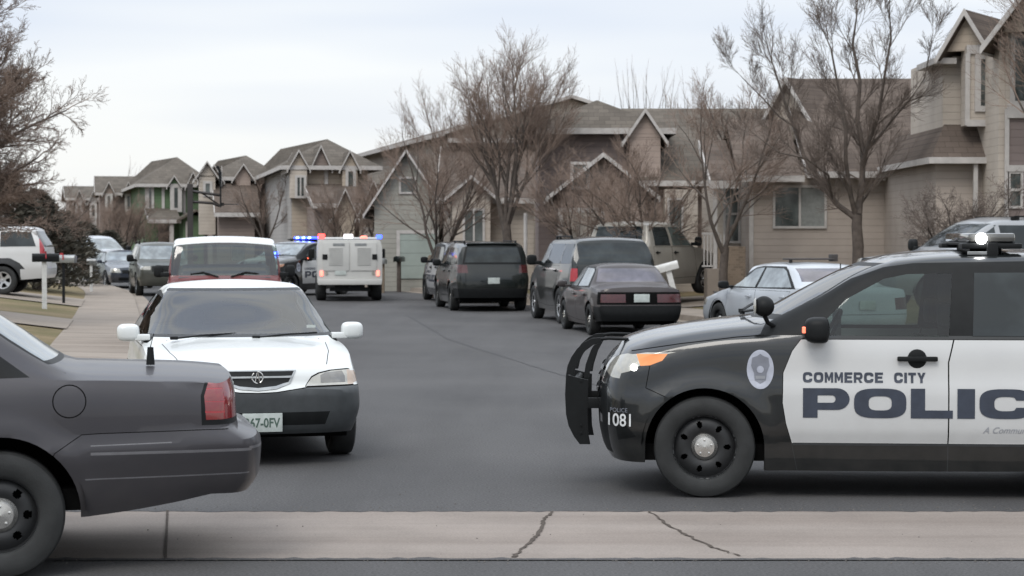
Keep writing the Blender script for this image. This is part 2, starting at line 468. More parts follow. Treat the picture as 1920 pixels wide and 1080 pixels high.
        for i in range(n):
            p, q = poly[i], poly[(i+1)%n]
            a0, a1 = sorted((p[0], q[0])); b0, b1 = sorted((p[1], q[1]))
            sub = [f for f in cand if f.is_valid and bb(f, a0-.001, a1+.001, b0-.001, b1+.001)]
            if not sub or (abs(p[0]-q[0])+abs(p[1]-q[1])) < 1e-6: continue
            co = [0, 0, 0]; no = [0, 0, 0]; co[ia], co[ib] = p; no[ia], no[ib] = (q[1]-p[1]), -(q[0]-p[0])
            geo = list({e for f in sub for e in f.edges})+list({v for f in sub for v in f.verts})+sub
            r = bmesh.ops.bisect_plane(bm, geom=geo, dist=1e-5, plane_co=co, plane_no=no)
            cand = {f for f in cand if f.is_valid} | {f for f in r['geom'] if isinstance(f, bmesh.types.BMFace) and f.is_valid}
        t = s.tid(name); out = []
        for f in cand:
            if not f.is_valid: continue
            c = f.calc_center_median_weighted()
            if pip((c[ia], c[ib]), poly): f[s.lay] = t; f.normal_update(); out.append(f)
        return out
    def sym(s, name, dom, poly, extra=None):
        s.cut(name, dom, poly, extra); s.cut(name, dom, [(-a, b) for a, b in poly][::-1], extra)
    def panel(s, name, dom, poly, gap=.006, extra=None, gapname='gap'):
        s.cut(gapname, dom, poly, extra); s.cut(name, dom, inset(poly, gap), extra)
    def line(s, dom, pts, wd=.006, name='gap', extra=None):
        for a, b in zip(pts, pts[1:]):
            a, b = Vector(a), Vector(b); d = (b-a).normalized(); n = Vector((-d.y, d.x))*wd/2
            s.cut(name, dom, [tuple(a+n), tuple(b+n), tuple(b-n), tuple(a-n)], extra)
    def arches(s, lip='lip'):
        for wx in s.wheels:
            lo = s.wr-.6
            poly = [(wx+s.arch, lo)]+circ(wx, s.wr, s.arch, 26, 0, PI)+[(wx-s.arch, s.wr), (wx-s.arch, lo)]
            fs = s.cut('_hole', 'side', poly)
        t = s.tid('_hole'); bm = s.bm
        fs = [f for f in bm.faces if f[s.lay] == t]
        inside = set(fs); bes = []
        for f in fs:
            for e in f.edges:
                if len(e.link_faces) == 2 and any(g_ not in inside for g_ in e.link_faces): bes.append(e)
        bmesh.ops.delete(bm, geom=fs, context='FACES')
        bes = [e for e in bes if e.is_valid]
        r = bmesh.ops.extrude_edge_only(bm, edges=bes)
        lipt = s.tid(lip)
        for v in [v for v in r['geom'] if isinstance(v, bmesh.types.BMVert)]: v.co.y -= math.copysign(.09, v.co.y)
        for f in [f for f in r['geom'] if isinstance(f, bmesh.types.BMFace)]: f[s.lay] = lipt
    def finish(s, root, mp, smooth=38):
        """mp: tag -> (part name or None for body slot, material, split L/R, parent tag)"""
        bm = s.bm; obs = {}
        bodymats = [mp['body'][1]]; slot = {0: 0}
        for i, nme in enumerate(s.names):
            if i and nme in mp and mp[nme][0] is None:
                bodymats.append(mp[nme][1]); slot[i] = len(bodymats)-1
            elif i and nme in ('gap', 'lip') and nme not in mp:
                bodymats.append(M['gap'] if nme == 'gap' else M['plastic']); slot[i] = len(bodymats)-1
        order = [nme for nme in s.names if nme in mp and mp[nme][0] and nme != 'body']
        for nme in sorted(order, key=lambda k: 1 if len(mp[k]) > 3 and mp[k][3] else 0):
            e = mp[nme]; i = s.names.index(nme); split = len(e) > 2 and e[2]
            for side in ((1, -1) if split else (0,)):
                fs = [f for f in bm.faces if f[s.lay] == i and (side == 0 or f.calc_center_median().y*side > 0)]
                if not fs: continue
                b2 = new(); vm = {}
                for f in fs:
                    for v in f.verts:
                        if v not in vm: vm[v] = b2.verts.new(v.co)
                    try: b2.faces.new([vm[v] for v in f.verts])
                    except ValueError: pass
                if len(e) > 4 and e[4]:
                    b2.normal_update()
                    for v in b2.verts: v.co += v.normal*e[4]
                    # rim so that the panel has thickness
                par = root
                if len(e) > 3 and e[3]: par = obs.get((e[3], side)) or obs.get((e[3], 0)) or root
                if e[0] in ('door_window', 'rear_side_window', 'side_window') and len(b2.verts) > 6:
                    # side glass is (nearly) flat: least-squares plane y = a + b x + c z
                    import numpy as np
                    A_ = np.array([(1, v.co.x, v.co.z) for v in b2.verts]); Y_ = np.array([v.co.y for v in b2.verts])
                    k_ = np.linalg.lstsq(A_, Y_, rcond=None)[0]
                    for v in b2.verts: v.co.y = .15*v.co.y+.85*float(k_[0]+k_[1]*v.co.x+k_[2]*v.co.z)
                ob = mesh_obj(e[0], b2, e[1], par, smooth); obs[(nme, side)] = ob
                bmesh_faces = fs
                for f in fs: f[s.lay] = -1
        bmesh.ops.delete(bm, geom=[f for f in bm.faces if f[s.lay] == -1], context='FACES')
        for f in bm.faces: f.material_index = slot.get(f[s.lay], 0)
        obs['body'] = mesh_obj('body', bm, None, root, smooth, bodymats)
        return obs
    # flat artwork laid on the side skin; art in unit coords, (x0,z0) lower left as seen from that side
    def decal(s, name, bm, x0, z0, wd, ht, mat, parent, side=1, off=.004, step=.06):
        for v in bm.verts: v.co.x *= wd; v.co.y *= ht
        k = int(ht/step)
        for i in range(1, k+1):
            bmesh.ops.bisect_plane(bm, geom=bm.verts[:]+bm.edges[:]+bm.faces[:], plane_co=(0, i*ht/(k+1), 0), plane_no=(0,1,0), dist=1e-5)
        for v in bm.verts:
            x = x0-side*v.co.x; z = z0+v.co.y; v.co = Vector((x, side*(s.yside(x, z)+off), z))
        return mesh_obj(name, bm, mat, parent)

def floor_pan(root, x0, x1, wd, z, h=.12):
    bm = new(); bm_box(bm, x0, x1, -wd, wd, z, z+h); return mesh_obj('underbody', bm, M['gap'], root)
def make_wheel(root, x, y, r, width, rim_r, style='steel', side=1, n=64):
    """one wheel: tyre mesh with rim and hub cap below it"""
    bm = new(); w2 = width/2
    prof = [(rim_r*.96, -w2*.8), (rim_r+.02, -w2*.98), (r-.045, -w2), (r-.012, -w2*.86), (r, -w2*.6), (r, w2*.6), (r-.012, w2*.86), (r-.045, w2), (r-.075, w2*1.0), (rim_r+.018, w2*.97), (rim_r, w2*.86), (rim_r*.96, w2*.6)]
    bm_lathe(bm, [(a, b*side) for a, b in prof], n, 'y', (0, 0, 0))
    bmesh.ops.recalc_face_normals(bm, faces=bm.faces)
    t = mesh_obj('wheel', bm, M['rubber'], root, 35); t.location = (x, y, r)
    bm = new(); rings = []
    NA = 112 if n > 50 else 56; NR = 26 if n > 50 else 14
    def depth(q):
        if style == 'steel': return w2*(.70 if q > .93 else (.30+.28*math.sin(PI*min(1, (1-q)/.75))))
        return w2*(.78 if q > .93 else .55+.2*q)
    def hole(a, q):
        if style == 'steel':
            k = (a/(2*PI)*7) % 1; return ((k-.5)*2*PI*q*rim_r/7/.023)**2+((q-.70)*rim_r/.027)**2 < 1
        ns = 5 if style == 'alloy5' else 6
        k = (a/(2*PI)*ns) % 1; return .34 < q < .88 and abs(k-.5) < (.30 if q > .5 else .16+.14*(q-.34)/.16)
    rad = [.02]+[i/NR for i in range(1, NR)]+[.95, 1.]
    for q in rad:
        rings.append([bm.verts.new((rim_r*q*math.cos(2*PI*j/NA), side*depth(q), rim_r*q*math.sin(2*PI*j/NA))) for j in range(NA)])
    for i, (A, B) in enumerate(zip(rings, rings[1:])):
        for j in range(NA):
            if hole(2*PI*(j+.5)/NA, (rad[i]+rad[i+1])/2): continue
            bm.faces.new((A[j], A[(j+1)%NA], B[(j+1)%NA], B[j]))
    bmesh.ops.recalc_face_normals(bm, faces=bm.faces)
    bmesh.ops.solidify(bm, geom=bm.faces[:], thickness=.008)
    rm = mesh_obj('rim', bm, M['steelblack'] if style == 'steel' else M['alloy'], t, 40)
    bm = new(); bm_lathe(bm, [(.001, -.01*side), (rim_r*.97, -.01*side), (rim_r*.97, side*w2*.6)], 40)
    mesh_obj('brake_drum', bm, M['gap'], t)
    bm = new(); hr = .096 if style == 'steel' else .035
    bm_lathe(bm, [(.001, side*(w2*.62+.02)), (hr*.75, side*(w2*.62+.014)), (hr, side*(w2*.62-.01)), (hr, side*(w2*.2))], 28)
    if style == 'steel':
        for i in range(5):
            a = 2*PI*i/5+.3; c = (hr*.55*math.cos(a), 0, hr*.55*math.sin(a))
            bm_lathe(bm, [(.001, side*(w2*.62+.027)), (.009, side*(w2*.62+.025)), (.010, side*w2*.5)], 8, 'y', c)
    bmesh.ops.recalc_face_normals(bm, faces=bm.faces)
    mesh_obj('hub_cap', bm, M['chrome'] if style == 'steel' else M['alloy'], t, 40)
    return t
def wheels4(root, car, track, width=.235, rim=.229, style='steel', n=56):
    first = {}
    for wx in car.wheels:
        for sd in (1, -1):
            if sd not in first: first[sd] = make_wheel(root, wx, sd*(track-width/2), car.wr, width, rim, style, sd, n)
            else:
                c = copy_tree(first[sd], root); c.location = (wx, sd*(track-width/2), car.wr)
            bm = new(); a = car.arch+.03
            ring = [[bm.verts.new((wx+a*math.cos(t), sd*yy, car.wr+a*math.sin(t))) for t in [.02+(PI-.04)*i/16 for i in range(17)]] for yy in (track-.02, track-.5)]
            for i in range(16): bm.faces.new((ring[0][i], ring[0][i+1], ring[1][i+1], ring[1][i]))
            bm.faces.new(ring[1])
            mesh_obj('wheel_well', bm, M['gap'], root)
def mirror_pair(root, x, y, z, mat, sx=.10, sy=.13, sz=.085, arm=True, lens=None):
    out = []
    for sd in (1, -1):
        bm = new(); bmesh.ops.create_uvsphere(bm, u_segments=20, v_segments=14, radius=1)
        for v in bm.verts:
            c = v.co; q = lambda t: math.copysign(abs(t)**.6, t)
            v.co = Vector((x+(q(c.x)*sx if c.x > 0 else q(c.x)*sx*.5), sd*y+q(c.y)*sy, z+q(c.z)*sz))
        if arm: bm_box(bm, x-.05, x+.07, min(sd*(y-sy-.09), sd*(y-sy+.05)), max(sd*(y-sy-.09), sd*(y-sy+.05)), z-sz*.9, z-sz*.2, .01)
        o = mesh_obj('side_mirror', bm, mat, root, 60); out.append(o)
    return out
def handle(x, z, car, parent, mat, side=1, L=.10):
    y = car.yside(x, z); bm = new()
    bm_box(bm, x-L, x+L, side*(y+.03)-.012, side*(y+.03)+.012, z-.018, z+.018, .010)
    for dx in (-L*.85, L*.85): bm_box(bm, x+dx-.012, x+dx+.012, min(side*(y-.01), side*(y+.03)), max(side*(y-.01), side*(y+.03)), z-.014, z+.014)
    bm_lathe(bm, [(.001, side*.004), (L*.42, side*.004), (L*.48, 0), (L*.48, -.02*side)], 20, 'y', (x, side*(y+.003), z))
    return mesh_obj('door_handle', bm, mat, parent, 40)
def seats(root, xs, zc=.55, top=1.2, y=.38, mat=None, front_only=False):
    for x in xs:
        for sd in (1, -1):
            bm = new()
            bm_box(bm, x-.25, x+.27, sd*y-.24, sd*y+.24, zc-.12, zc+.04, .05)
            bm_box(bm, -.07, .07, sd*y-.23, sd*y+.23, 0, top-zc-.20, .05, mtx=Matrix.Translation((x-.25, 0, zc-.05)) @ Matrix.Rotation(-.25, 4, 'Y'))
            bm_box(bm, x-.47, x-.37, sd*y-.13, sd*y+.13, top-.17, top+.02, .04)
            mesh_obj('seat', bm, mat or M['interior'], root, 50)
def dash(root, x, z, w, mat=None, drv=1):
    bm = new(); bm_box(bm, x-.18, x+.22, -w, w, z-.22, z, .05); mesh_obj('dashboard', bm, mat or M['interior'], root, 50)
    bm = new(); n = 24; c = Vector((x-.30, drv*.37, z-.02)); pts = []
    for i in range(n+1):
        a = 2*PI*i/n; p = Vector((0, .19*math.cos(a), .19*math.sin(a))); p.rotate(Matrix.Rotation(-.45, 3, 'Y')); pts.append(c+p)
    bm_tube(bm, pts, .014, 6, False); bm_tube(bm, [c, c+Vector((.2, 0, -.1))], .04, 8)
    mesh_obj('steering_wheel', bm, M['interior'], root, 60)
def plate(root, x, y, z, fwd=1, txt=None, w=.305, h=.155):
    bm = new(); bm_box(bm, x-.006, x+.006, y-w/2, y+w/2, z-h/2, z+h/2, .004)
    p = mesh_obj('licence_plate', bm, M['plate'], root, 40)
    if txt:
        t = text_bm(txt, offset=.018)
        for v in t.verts:
            u, q = v.co.x, v.co.y; v.co = Vector((x+fwd*.009, y+fwd*(u-.5)*w*.88, z+(q-.5)*h*.52))
        mesh_obj('plate_lettering', t, M['plate_ink'], p)
    return p
def place(root, lx, ly, X, Y, rz):
    """put the car so that local (lx,ly) stands at world (X,Y)"""
    c, s_ = math.cos(rz), math.sin(rz)
    root.location = (X-(lx*c-ly*s_), Y-(lx*s_+ly*c), root.location.z); root.rotation_euler = (0, 0, rz)
# ============================================================ police utility (black, white doors)
def explorer_spec():
    return dict(xr=-2.62, xf=2.25, Rf=.30, Rr=.26, nf=2.6, nr=3.4, wheels=(1.43, -1.43), wr=.37, arch=.435, flare=.018,
        top=[(-2.36,1.70),(-2.2,1.75),(-1.9,1.79),(-1.2,1.815),(-.5,1.81),(0,1.775),(.3,1.685),(.62,1.53),(.9,1.375),(1.02,1.315),(1.15,1.30),(1.35,1.275),(1.6,1.235),(1.8,1.19),(1.95,1.13),(2.1,1.05)],
        belt=[(-2.4,1.22),(-1.5,1.18),(0,1.165),(.9,1.165),(1.2,1.155),(1.5,1.12),(1.75,1.07),(1.95,1.0),(2.1,.95)],
        bot=[(-2.4,.36),(-1.95,.33),(-1.2,.21),(1.0,.20),(1.8,.23),(2.1,.27)],
        w=[(-2.4,.94),(-1.8,.985),(-.8,1.0),(.6,1.0),(1.4,.985),(1.8,.965),(2.1,.93)],
        crown=[(-2.4,.03),(-1,.045),(.2,.05),(.6,.09),(1.0,.06),(1.5,.05),(2.1,.05)],
        tum=[(-2.4,.28),(.3,.30),(.9,.35),(1.1,.3)],
        S=[(0,.935),(.1,.955),(.22,.965),(.26,.985),(.5,1.),(.62,1.),(.70,.985),(.9,.975),(1,.955)],
        Fz=[(.22,2.13),(.35,2.20),(.55,2.235),(.75,2.24),(.92,2.20),(1.04,2.12),(1.10,2.05)],
        Rz=[(.3,-2.55),(.5,-2.62),(.85,-2.62),(1.0,-2.56),(1.2,-2.5),(1.5,-2.38),(1.7,-2.27),(1.76,-2.2)])
def build_explorer(root, police=True, paint='black_paint', hi=True):
    sp = explorer_spec()
    if not hi:
        sp['tum'] = [(-2.4,.15),(.3,.20),(.9,.30),(1.1,.3)]; sp['Rz'] = [(.3,-2.55),(.5,-2.62),(.85,-2.62),(1.0,-2.58),(1.2,-2.54),(1.5,-2.47),(1.7,-2.40),(1.76,-2.34)]
    c = Car(sp, 1.0 if hi else .5)
    P = M[paint]
    c.arches()
    # glass area and its black surround
    A0 = [(1.03,1.19),(.98,1.28),(.70,1.44),(.40,1.585),(.12,1.685),(-.10,1.715),(-1.2,1.735),(-2.0,1.70),(-2.18,1.62),(-2.30,1.25),(-2.30,1.19)]
    c.cut('black', 'side', A0)
    F = [(.70,1.19),(.55,1.30),(.40,1.45),(.12,1.60),(-.05,1.635),(-.37,1.64),(-.33,1.19)]
    Q = [(-.50,1.19),(-.53,1.645),(-1.38,1.65),(-1.33,1.19)]
    U = [(-1.45,1.20),(-1.50,1.645),(-1.98,1.63),(-2.1,1.56),(-2.17,1.24)]
    c.cut('fglass', 'side', F); c.cut('rglass', 'side', Q); c.cut('qglass', 'side', U)
    # doors
    fd = [(.735,1.165),(.80,1.08),(.865,.92),(.87,.70),(.845,.55),(.80,.40),(-.325,.40),(-.325,1.0),(-.365,1.165)]
    rd = [(-.365,1.165),(-.325,1.0),(-.325,.40),(-1.0,.40),(-1.08,.62),(-1.30,.86),(-1.42,1.165)]
    fl = [(.80,.40),(.755,.185),(-.325,.185),(-.325,.40)]; rl = [(-.325,.40),(-.325,.185),(-.98,.185),(-1.0,.40)]
    c.panel('fdoor', 'side', fd, .005); c.panel('rdoor', 'side', rd, .005)
    c.panel('fsill', 'side', fl, .003, gapname='sillgap'); c.panel('rsill', 'side', rl, .003, gapname='sillgap')
    c.line('side', [(.79,.40),(-.98,.40)], .018, 'sillgap')
    # hood shut line, bumper seam
    c.line('side', [(1.97,1.065),(1.6,1.125),(1.2,1.175),(1.0,1.19)], .007)
    # front corner lamps
    c.cut('lens', 'side', [(2.2,1.01),(2.0,1.04),(1.98,.92),(2.2,.86)]); c.cut('lens', 'side', [(2.0,1.04),(1.93,1.045),(1.90,.965),(1.98,.92)])
    c.cut('amber', 'side', [(1.93,1.045),(1.70,1.05),(1.74,1.0),(1.83,.965),(1.90,.96)])
    c.cut('lenstip', 'side', [(1.86,1.057),(1.64,1.062),(1.70,1.05),(1.93,1.045)])
    c.sym('lens', 'frontlow', [(.52,.93),(.56,1.0),(.80,1.045),(.95,1.04),(.95,.86),(.80,.87)])
    c.cut('lampon', 'side', circ(1.945, .945, .024, 12))
    c.cut('grille', 'frontlow', [(-.52,.98),(-.45,.70),(.45,.70),(.52,.98)])
    for i in range(3):
        z = .74+.08*i; c.cut('gchrome', 'frontlow', [(-.50,z),(-.50,z+.03),(.50,z+.03),(.50,z)])
    c.cut('lower', 'frontlow', [(-.78,.52),(-.70,.30),(.70,.30),(.78,.52)])
    c.line('side', [(1.83,.965),(1.86,.80),(1.72,.74)], .006)
    c.cut('fog', 'side', [(2.12,.50),(2.0,.52),(1.93,.44),(2.1,.40)])
    # windscreen
    c.cut('wseal', 'wind', [(-.80,1.30),(-.66,1.715),(.66,1.715),(.80,1.30)], lambda p: -.1 < p.x < 1.2)
    c.cut('wglass', 'wind', [(-.76,1.335),(-.63,1.69),(.63,1.69),(.76,1.335)], lambda p: -.1 < p.x < 1.2)
    # rear
    c.cut('bseal', 'rearcap', [(-.80,1.22),(-.70,1.70),(.70,1.70),(.80,1.22)])
    c.cut('bglass', 'rearcap', [(-.74,1.27),(-.65,1.655),(.65,1.655),(.74,1.27)])
    c.line('rearcap', [(-.72,1.18),(-.72,.62),(.72,.62),(.72,1.18)], .008)
    c.sym('tail', 'rearcap', [(.66,1.0),(.68,1.20),(.95,1.22),(.95,1.0)]); c.cut('tail', 'side', [(-2.6,1.0),(-2.6,1.22),(-2.28,1.2),(-2.36,1.0)])
    c.cut('rbump', 'rearcap', [(-.95,.34),(-.95,.60),(.95,.60),(.95,.34)]); c.cut('rbump', 'side', [(-2.7,.3),(-2.7,.60),(-1.92,.60),(-1.92,.3)])
    doorm = M['white_paint'] if police else P
    g1 = M['glass'] if hi else M['dglass']
    mp = {'body': ('body', P), 'black': (None, M['plastic'] if police else P), 'sillgap': (None, M['plastic2']),
          'fdoor': ('front_door', doorm, True), 'rdoor': ('rear_door', doorm, True),
          'fsill': ('door_sill', P, True), 'rsill': ('door_sill', P, True),
          'fglass': ('door_window', g1, True, 'fdoor'), 'rglass': ('door_window', M['dglass'], True, 'rdoor'), 'qglass': ('rear_side_window', M['dglass'], True),
          'lens': ('headlight', M['lens'], True), 'lenstip': (None, M['lens']), 'amber': ('turn_signal', M['amber'] if hi else M['amber_off'], True), 'lampon': ('headlight_bulb', M['lamp_on'] if hi else M['lens'], True, 'lens', .012),
          'grille': ('grille', M['plastic']), 'gchrome': ('grille_bar', M['dullchrome'], False, 'grille', .012), 'lower': (None, M['plastic']), 'fog': (None, M['plastic']),
          'wseal': (None, M['plastic']), 'wglass': ('windshield', M['wglass'] if hi else M['sglass']), 'bseal': (None, M['plastic']),
          'bglass': ('rear_window', M['dglass']), 'tail': ('taillight', M['darkred_lens'], True), 'rbump': ('rear_bumper', M['plastic'])}
    ob = c.finish(root, mp)
    wheels4(root, c, 1.0, .245, .238, 'steel', 72 if hi else 32)
    floor_pan(root, -2.3, 1.9, .85, .26)
    for sd in (1, -1):
        dr = ob.get(('fdoor', sd)); rr = ob.get(('rdoor', sd))
        handle(-.10, 1.025, c, dr, M['plastic'] if police else P, sd, .145)
        handle(-1.18, 1.035, c, rr, M['plastic'] if police else P, sd, .12)
    for m in mirror_pair(root, .60, 1.09, 1.235, M['plastic'], .12, .11, .095): pass
    for sd in (1, -1):
        bm = new(); bm_box(bm, -2.0, .1, sd*.67-.02, sd*.67+.02, 1.80, 1.83, .008)
        for x in (-1.9, -1.0, .0): bm_box(bm, x-.05, x+.05, sd*.67-.02, sd*.67+.02, 1.74, 1.81)
        if not police: mesh_obj('roof_rail', bm, M['plastic'], root)
        else: bm.free()
        bm = new(); bm_tube(bm, [(1.12, sd*.15, 1.335), (1.05, sd*.50, 1.36), (1.02, sd*.62, 1.37)], .011, 6)
        bm_tube(bm, [(1.13, sd*.15, 1.315), (1.13, sd*.15, 1.345)], .02, 8); mesh_obj('wiper', bm, M['plastic'], root)
    if hi:
        seats(root, (.05,), .72, 1.40, .40); bm = new(); bm_box(bm, -1.25, -.7, -.8, .8, .6, .82, .05); bm_box(bm, -1.35, -1.1, -.8, .8, .8, 1.35, .05); mesh_obj('rear_seat', bm, M['interior'], root, 50)
        dash(root, .78, 1.20, .8)
        bm = new(); bm_box(bm, .38, .42, -.16, .20, 1.10, 1.36, .012, mtx=Matrix.Identity(4)); mesh_obj('computer_screen', bm, M['interior_grey'], root, 40)
        bm = new(); bm_box(bm, -.50, -.47, -.78, .78, .8, 1.62, .01); mesh_obj('cage_partition', bm, M['interior'], root, 40)
    return c, ob
def police_kit(root, c, ob, lights, full=True):
    # push bumper: two shaped uprights with a slot, joined by cross bars
    for sd in (1, -1):
        bm = new()
        # two strips leave the long slot open
        fr = [(2.50,.90),(2.56,.90),(2.548,.97),(2.52,1.035),(2.475,1.10),(2.42,1.15),(2.36,1.18),(2.30,1.185),(2.285,1.15),(2.35,1.13),(2.41,1.085),(2.455,1.03),(2.485,.97)]
        bk = [(2.285,1.15),(2.34,1.05),(2.375,.94),(2.385,.88),(2.425,.88),(2.41,.98),(2.37,1.09),(2.35,1.125)]
        lo = [(2.455,.37),(2.50,.43),(2.54,.51),(2.56,.60),(2.567,.75),(2.56,.90),(2.39,.86),(2.395,.60),(2.39,.45),(2.375,.37)]
        for pl in (fr, bk, lo): bm_prism(bm, [(px_-.085, pz_-.045) for px_, pz_ in pl], 'y', sd*.36-.02, sd*.36+.02)
        bm_box(bm, 2.15, 2.34, sd*.36-.018, sd*.36+.018, .60, .68, .005)
        for z in (.44, .50, .84): bm_lathe(bm, [(.001, .028*sd), (.011, .027*sd), (.012, .015*sd)], 8, 'y', (2.36, sd*.36, z-.03))
        up = mesh_obj('push_bar_upright', bm, M['plastic'], root, 30)
        bm = new(); bm_tube(bm, [(2.23, sd*.36, 1.125), (2.15, sd*.38, 1.135), (2.0, sd*.42, 1.13)], .012, 8)
        mesh_obj('brace', bm, M['plastic'], up, 60)
    bm = new()
    for z in (.55, .80): bm_tube(bm, [(2.40, -.36, z), (2.40, .36, z)], .028, 10)
    bm_box(bm, 2.38, 2.44, -.36, .36, .62, .74, .01); mesh_obj('push_bar_crossbar', bm, M['plastic'], root, 40)
    # spot lamp
    for sd in ((1,) if full else ()):
        bm = new(); bmesh.ops.create_uvsphere(bm, u_segments=28, v_segments=18, radius=.076)
        bmesh.ops.translate(bm, verts=bm.verts, vec=(1.0, sd*.93, 1.40))
        bm_tube(bm, [(1.0, sd*.93, 1.34), (.97, sd*.90, 1.28), (.90, sd*.84, 1.24)], .017, 8)
        sl = mesh_obj('spotlight', bm, M['plastic'], root, 60)
        bm = new(); bm_lathe(bm, [(.001, .068), (.05, .064), (.066, .05)], 24, 'x', (1.01, sd*.93, 1.40)); mesh_obj('lens', bm, M['lens'], sl, 50)
    # light bar
    bm = new(); bm_box(bm, -.86, -.50, -.60, .60, 1.845, 1.87, .01); bm_box(bm, -.80, -.56, -.35, .35, 1.78, 1.85, .01)
    for sd in (1, -1): bm_box(bm, -.72, -.64, sd*.66-.03, sd*.66+.03, 1.70, 1.865, .01); bm_box(bm, -.90, -.46, sd*.56-.10, sd*.56+.10, 1.82, 1.86, .012)
    lb = mesh_obj('light_bar', bm, M['plastic'], root, 40)
    ly_ = .64 if lights == 'white' else .42
    bm = new(); bm_box(bm, -.85, -.51, -ly_, ly_, 1.87, 1.935, .02); mesh_obj('lens_cover', bm, M['lens_dark'] if lights == 'white' else M['blue_on'], lb, 40)
    bm = new()
    if lights == 'white':
        bmesh.ops.create_uvsphere(bm, u_segments=16, v_segments=10, radius=.042); bmesh.ops.translate(bm, verts=bm.verts, vec=(-.60, .665, 1.895))
        mesh_obj('strobe', bm, M['flash_white'], lb, 60)
        bm = new(); bm_box(bm, -.70, -.50, .655, .675, 1.775, 1.80, .004); mesh_obj('mount_clip', bm, M['dullchrome'], lb)
    else:
        for y in (-.25, 0, .25): bm_box(bm, -.50, -.48, y-.05, y+.05, 1.88, 1.93)
        mesh_obj('strobe', bm, M['blue_core'], lb)
    for sd in (1,):
        bm = new(); bm_box(bm, .69, .735, sd*1.13-.022, sd*1.13+.022, 1.215, 1.26, .006); mesh_obj('mirror_marker', bm, M['smallred_on'], root)
def explorer_lettering(root, c, ob, sd=1):
    fd = ob[('fdoor', sd)]; rd = ob[('rdoor', sd)]
    word = 'POLICE'; x = .72; px_w = .335; ht = .215
    widths = {'P':.335,'O':.375,'L':.30,'I':.125,'C':.375,'E':.30}; gapw = .032
    pos = x; seq = list(zip(word, [None]*6))
    if sd < 0: pos = .72-sum(widths[k]+gapw for k in word)
    for ch in word:
        wd = widths[ch]; bm = curve_bm(block_letter(ch)); mx = max(v.co.x for v in bm.verts)
        for v in bm.verts: v.co.x /= mx
        par = fd if (pos > -.33) else rd
        c.decal('letter_'+ch.lower(), bm, pos, .595, wd, ht, M['decal_navy'], par, sd)
        pos -= sd*(wd+gapw)
    for wd_, x_, l_ in (('COMMERCE', .72 if sd > 0 else -.16, .575), ('CITY', .72-.655 if sd > 0 else -.16+.655, .225)):
        t = curve_bm(word_curves(wd_)); c.decal('city_lettering', t, x_, .85, l_, .075, M['decal_navy'], fd, sd)
    t = text_bm('A Community', shear=.4); c.decal('motto_lettering', t, -.57 if sd > 0 else -.95, .475, .38, .06, M['decal_thin'], rd, sd)
    # unit number on the bumper corner
    t = text_bm('1081', offset=.012); zz = .515
    for v in t.verts: v.co.x *= .17; v.co.y *= .095
    for k in range(1, 5): bmesh.ops.bisect_plane(t, geom=t.verts[:]+t.edges[:]+t.faces[:], plane_co=(k*.034, 0, 0), plane_no=(1,0,0), dist=1e-5)
    # front corner surface: follow the nose curve
    def corner(x, z):
        W_ = c.w(1.9)*c.S(max(0, min(1, (z-.25)/.75))); lo, hi = .3, 1.
        for _ in range(30):
            q = (lo+hi)/2; X = c.Fz(z)-c.Rf*(1-(1-q**c.nf)**(1/c.nf))
            if X > x: lo = q
            else: hi = q
        if x < c.Fz(z)-c.Rf: return c.yside(x, z)
        return q*W_
    for v in t.verts:
        x_ = 2.135-v.co.x if sd > 0 else 1.965+v.co.x; z_ = zz+v.co.y; v.co = Vector((x_+.004, sd*(corner(x_, z_)+.007), z_))
    mesh_obj('unit_number', t, M['decal_white'], ob['body'])
    t = text_bm('POLICE')
    for v in t.verts:
        x_ = 2.12-v.co.x*.13 if sd > 0 else 1.99+v.co.x*.13; z_ = .62+v.co.y*.03; v.co = Vector((x_+.004, sd*(corner(x_, z_)+.007), z_))
    mesh_obj('bumper_lettering', t, M['decal_mid'], ob['body'])
    # oval badge on the wing
    def oval(rx, rz, cx=0, cz=0, k=40): return [(.5+cx+rx*math.cos(2*PI*i/k), .5+cz+rz*math.sin(2*PI*i/k)) for i in range(k)]
    bx = 1.125
    c.decal('badge', curve_bm([oval(.5, .5)]), bx, .80, .195, .285, M['decal_grey'], ob['body'], sd, .004)
    shield = [(.5,.90),(.62,.84),(.80,.80),(.84,.60),(.74,.42),(.70,.22),(.5,.14),(.30,.22),(.26,.42),(.16,.60),(.20,.80),(.38,.84)]
    c.decal('badge_shield', curve_bm([shield]), bx, .80, .195, .285, M['decal_mid'], ob['body'], sd, .0065)
    c.decal('badge_star', curve_bm([oval(.13, .09)]), bx, .80, .195, .285, M['decal_grey'], ob['body'], sd, .009)
    c.decal('badge_bar', curve_bm([[(.32,.26),(.32,.34),(.68,.34),(.68,.26)]]), bx, .80, .195, .285, M['decal_thin'], ob['body'], sd, .009)

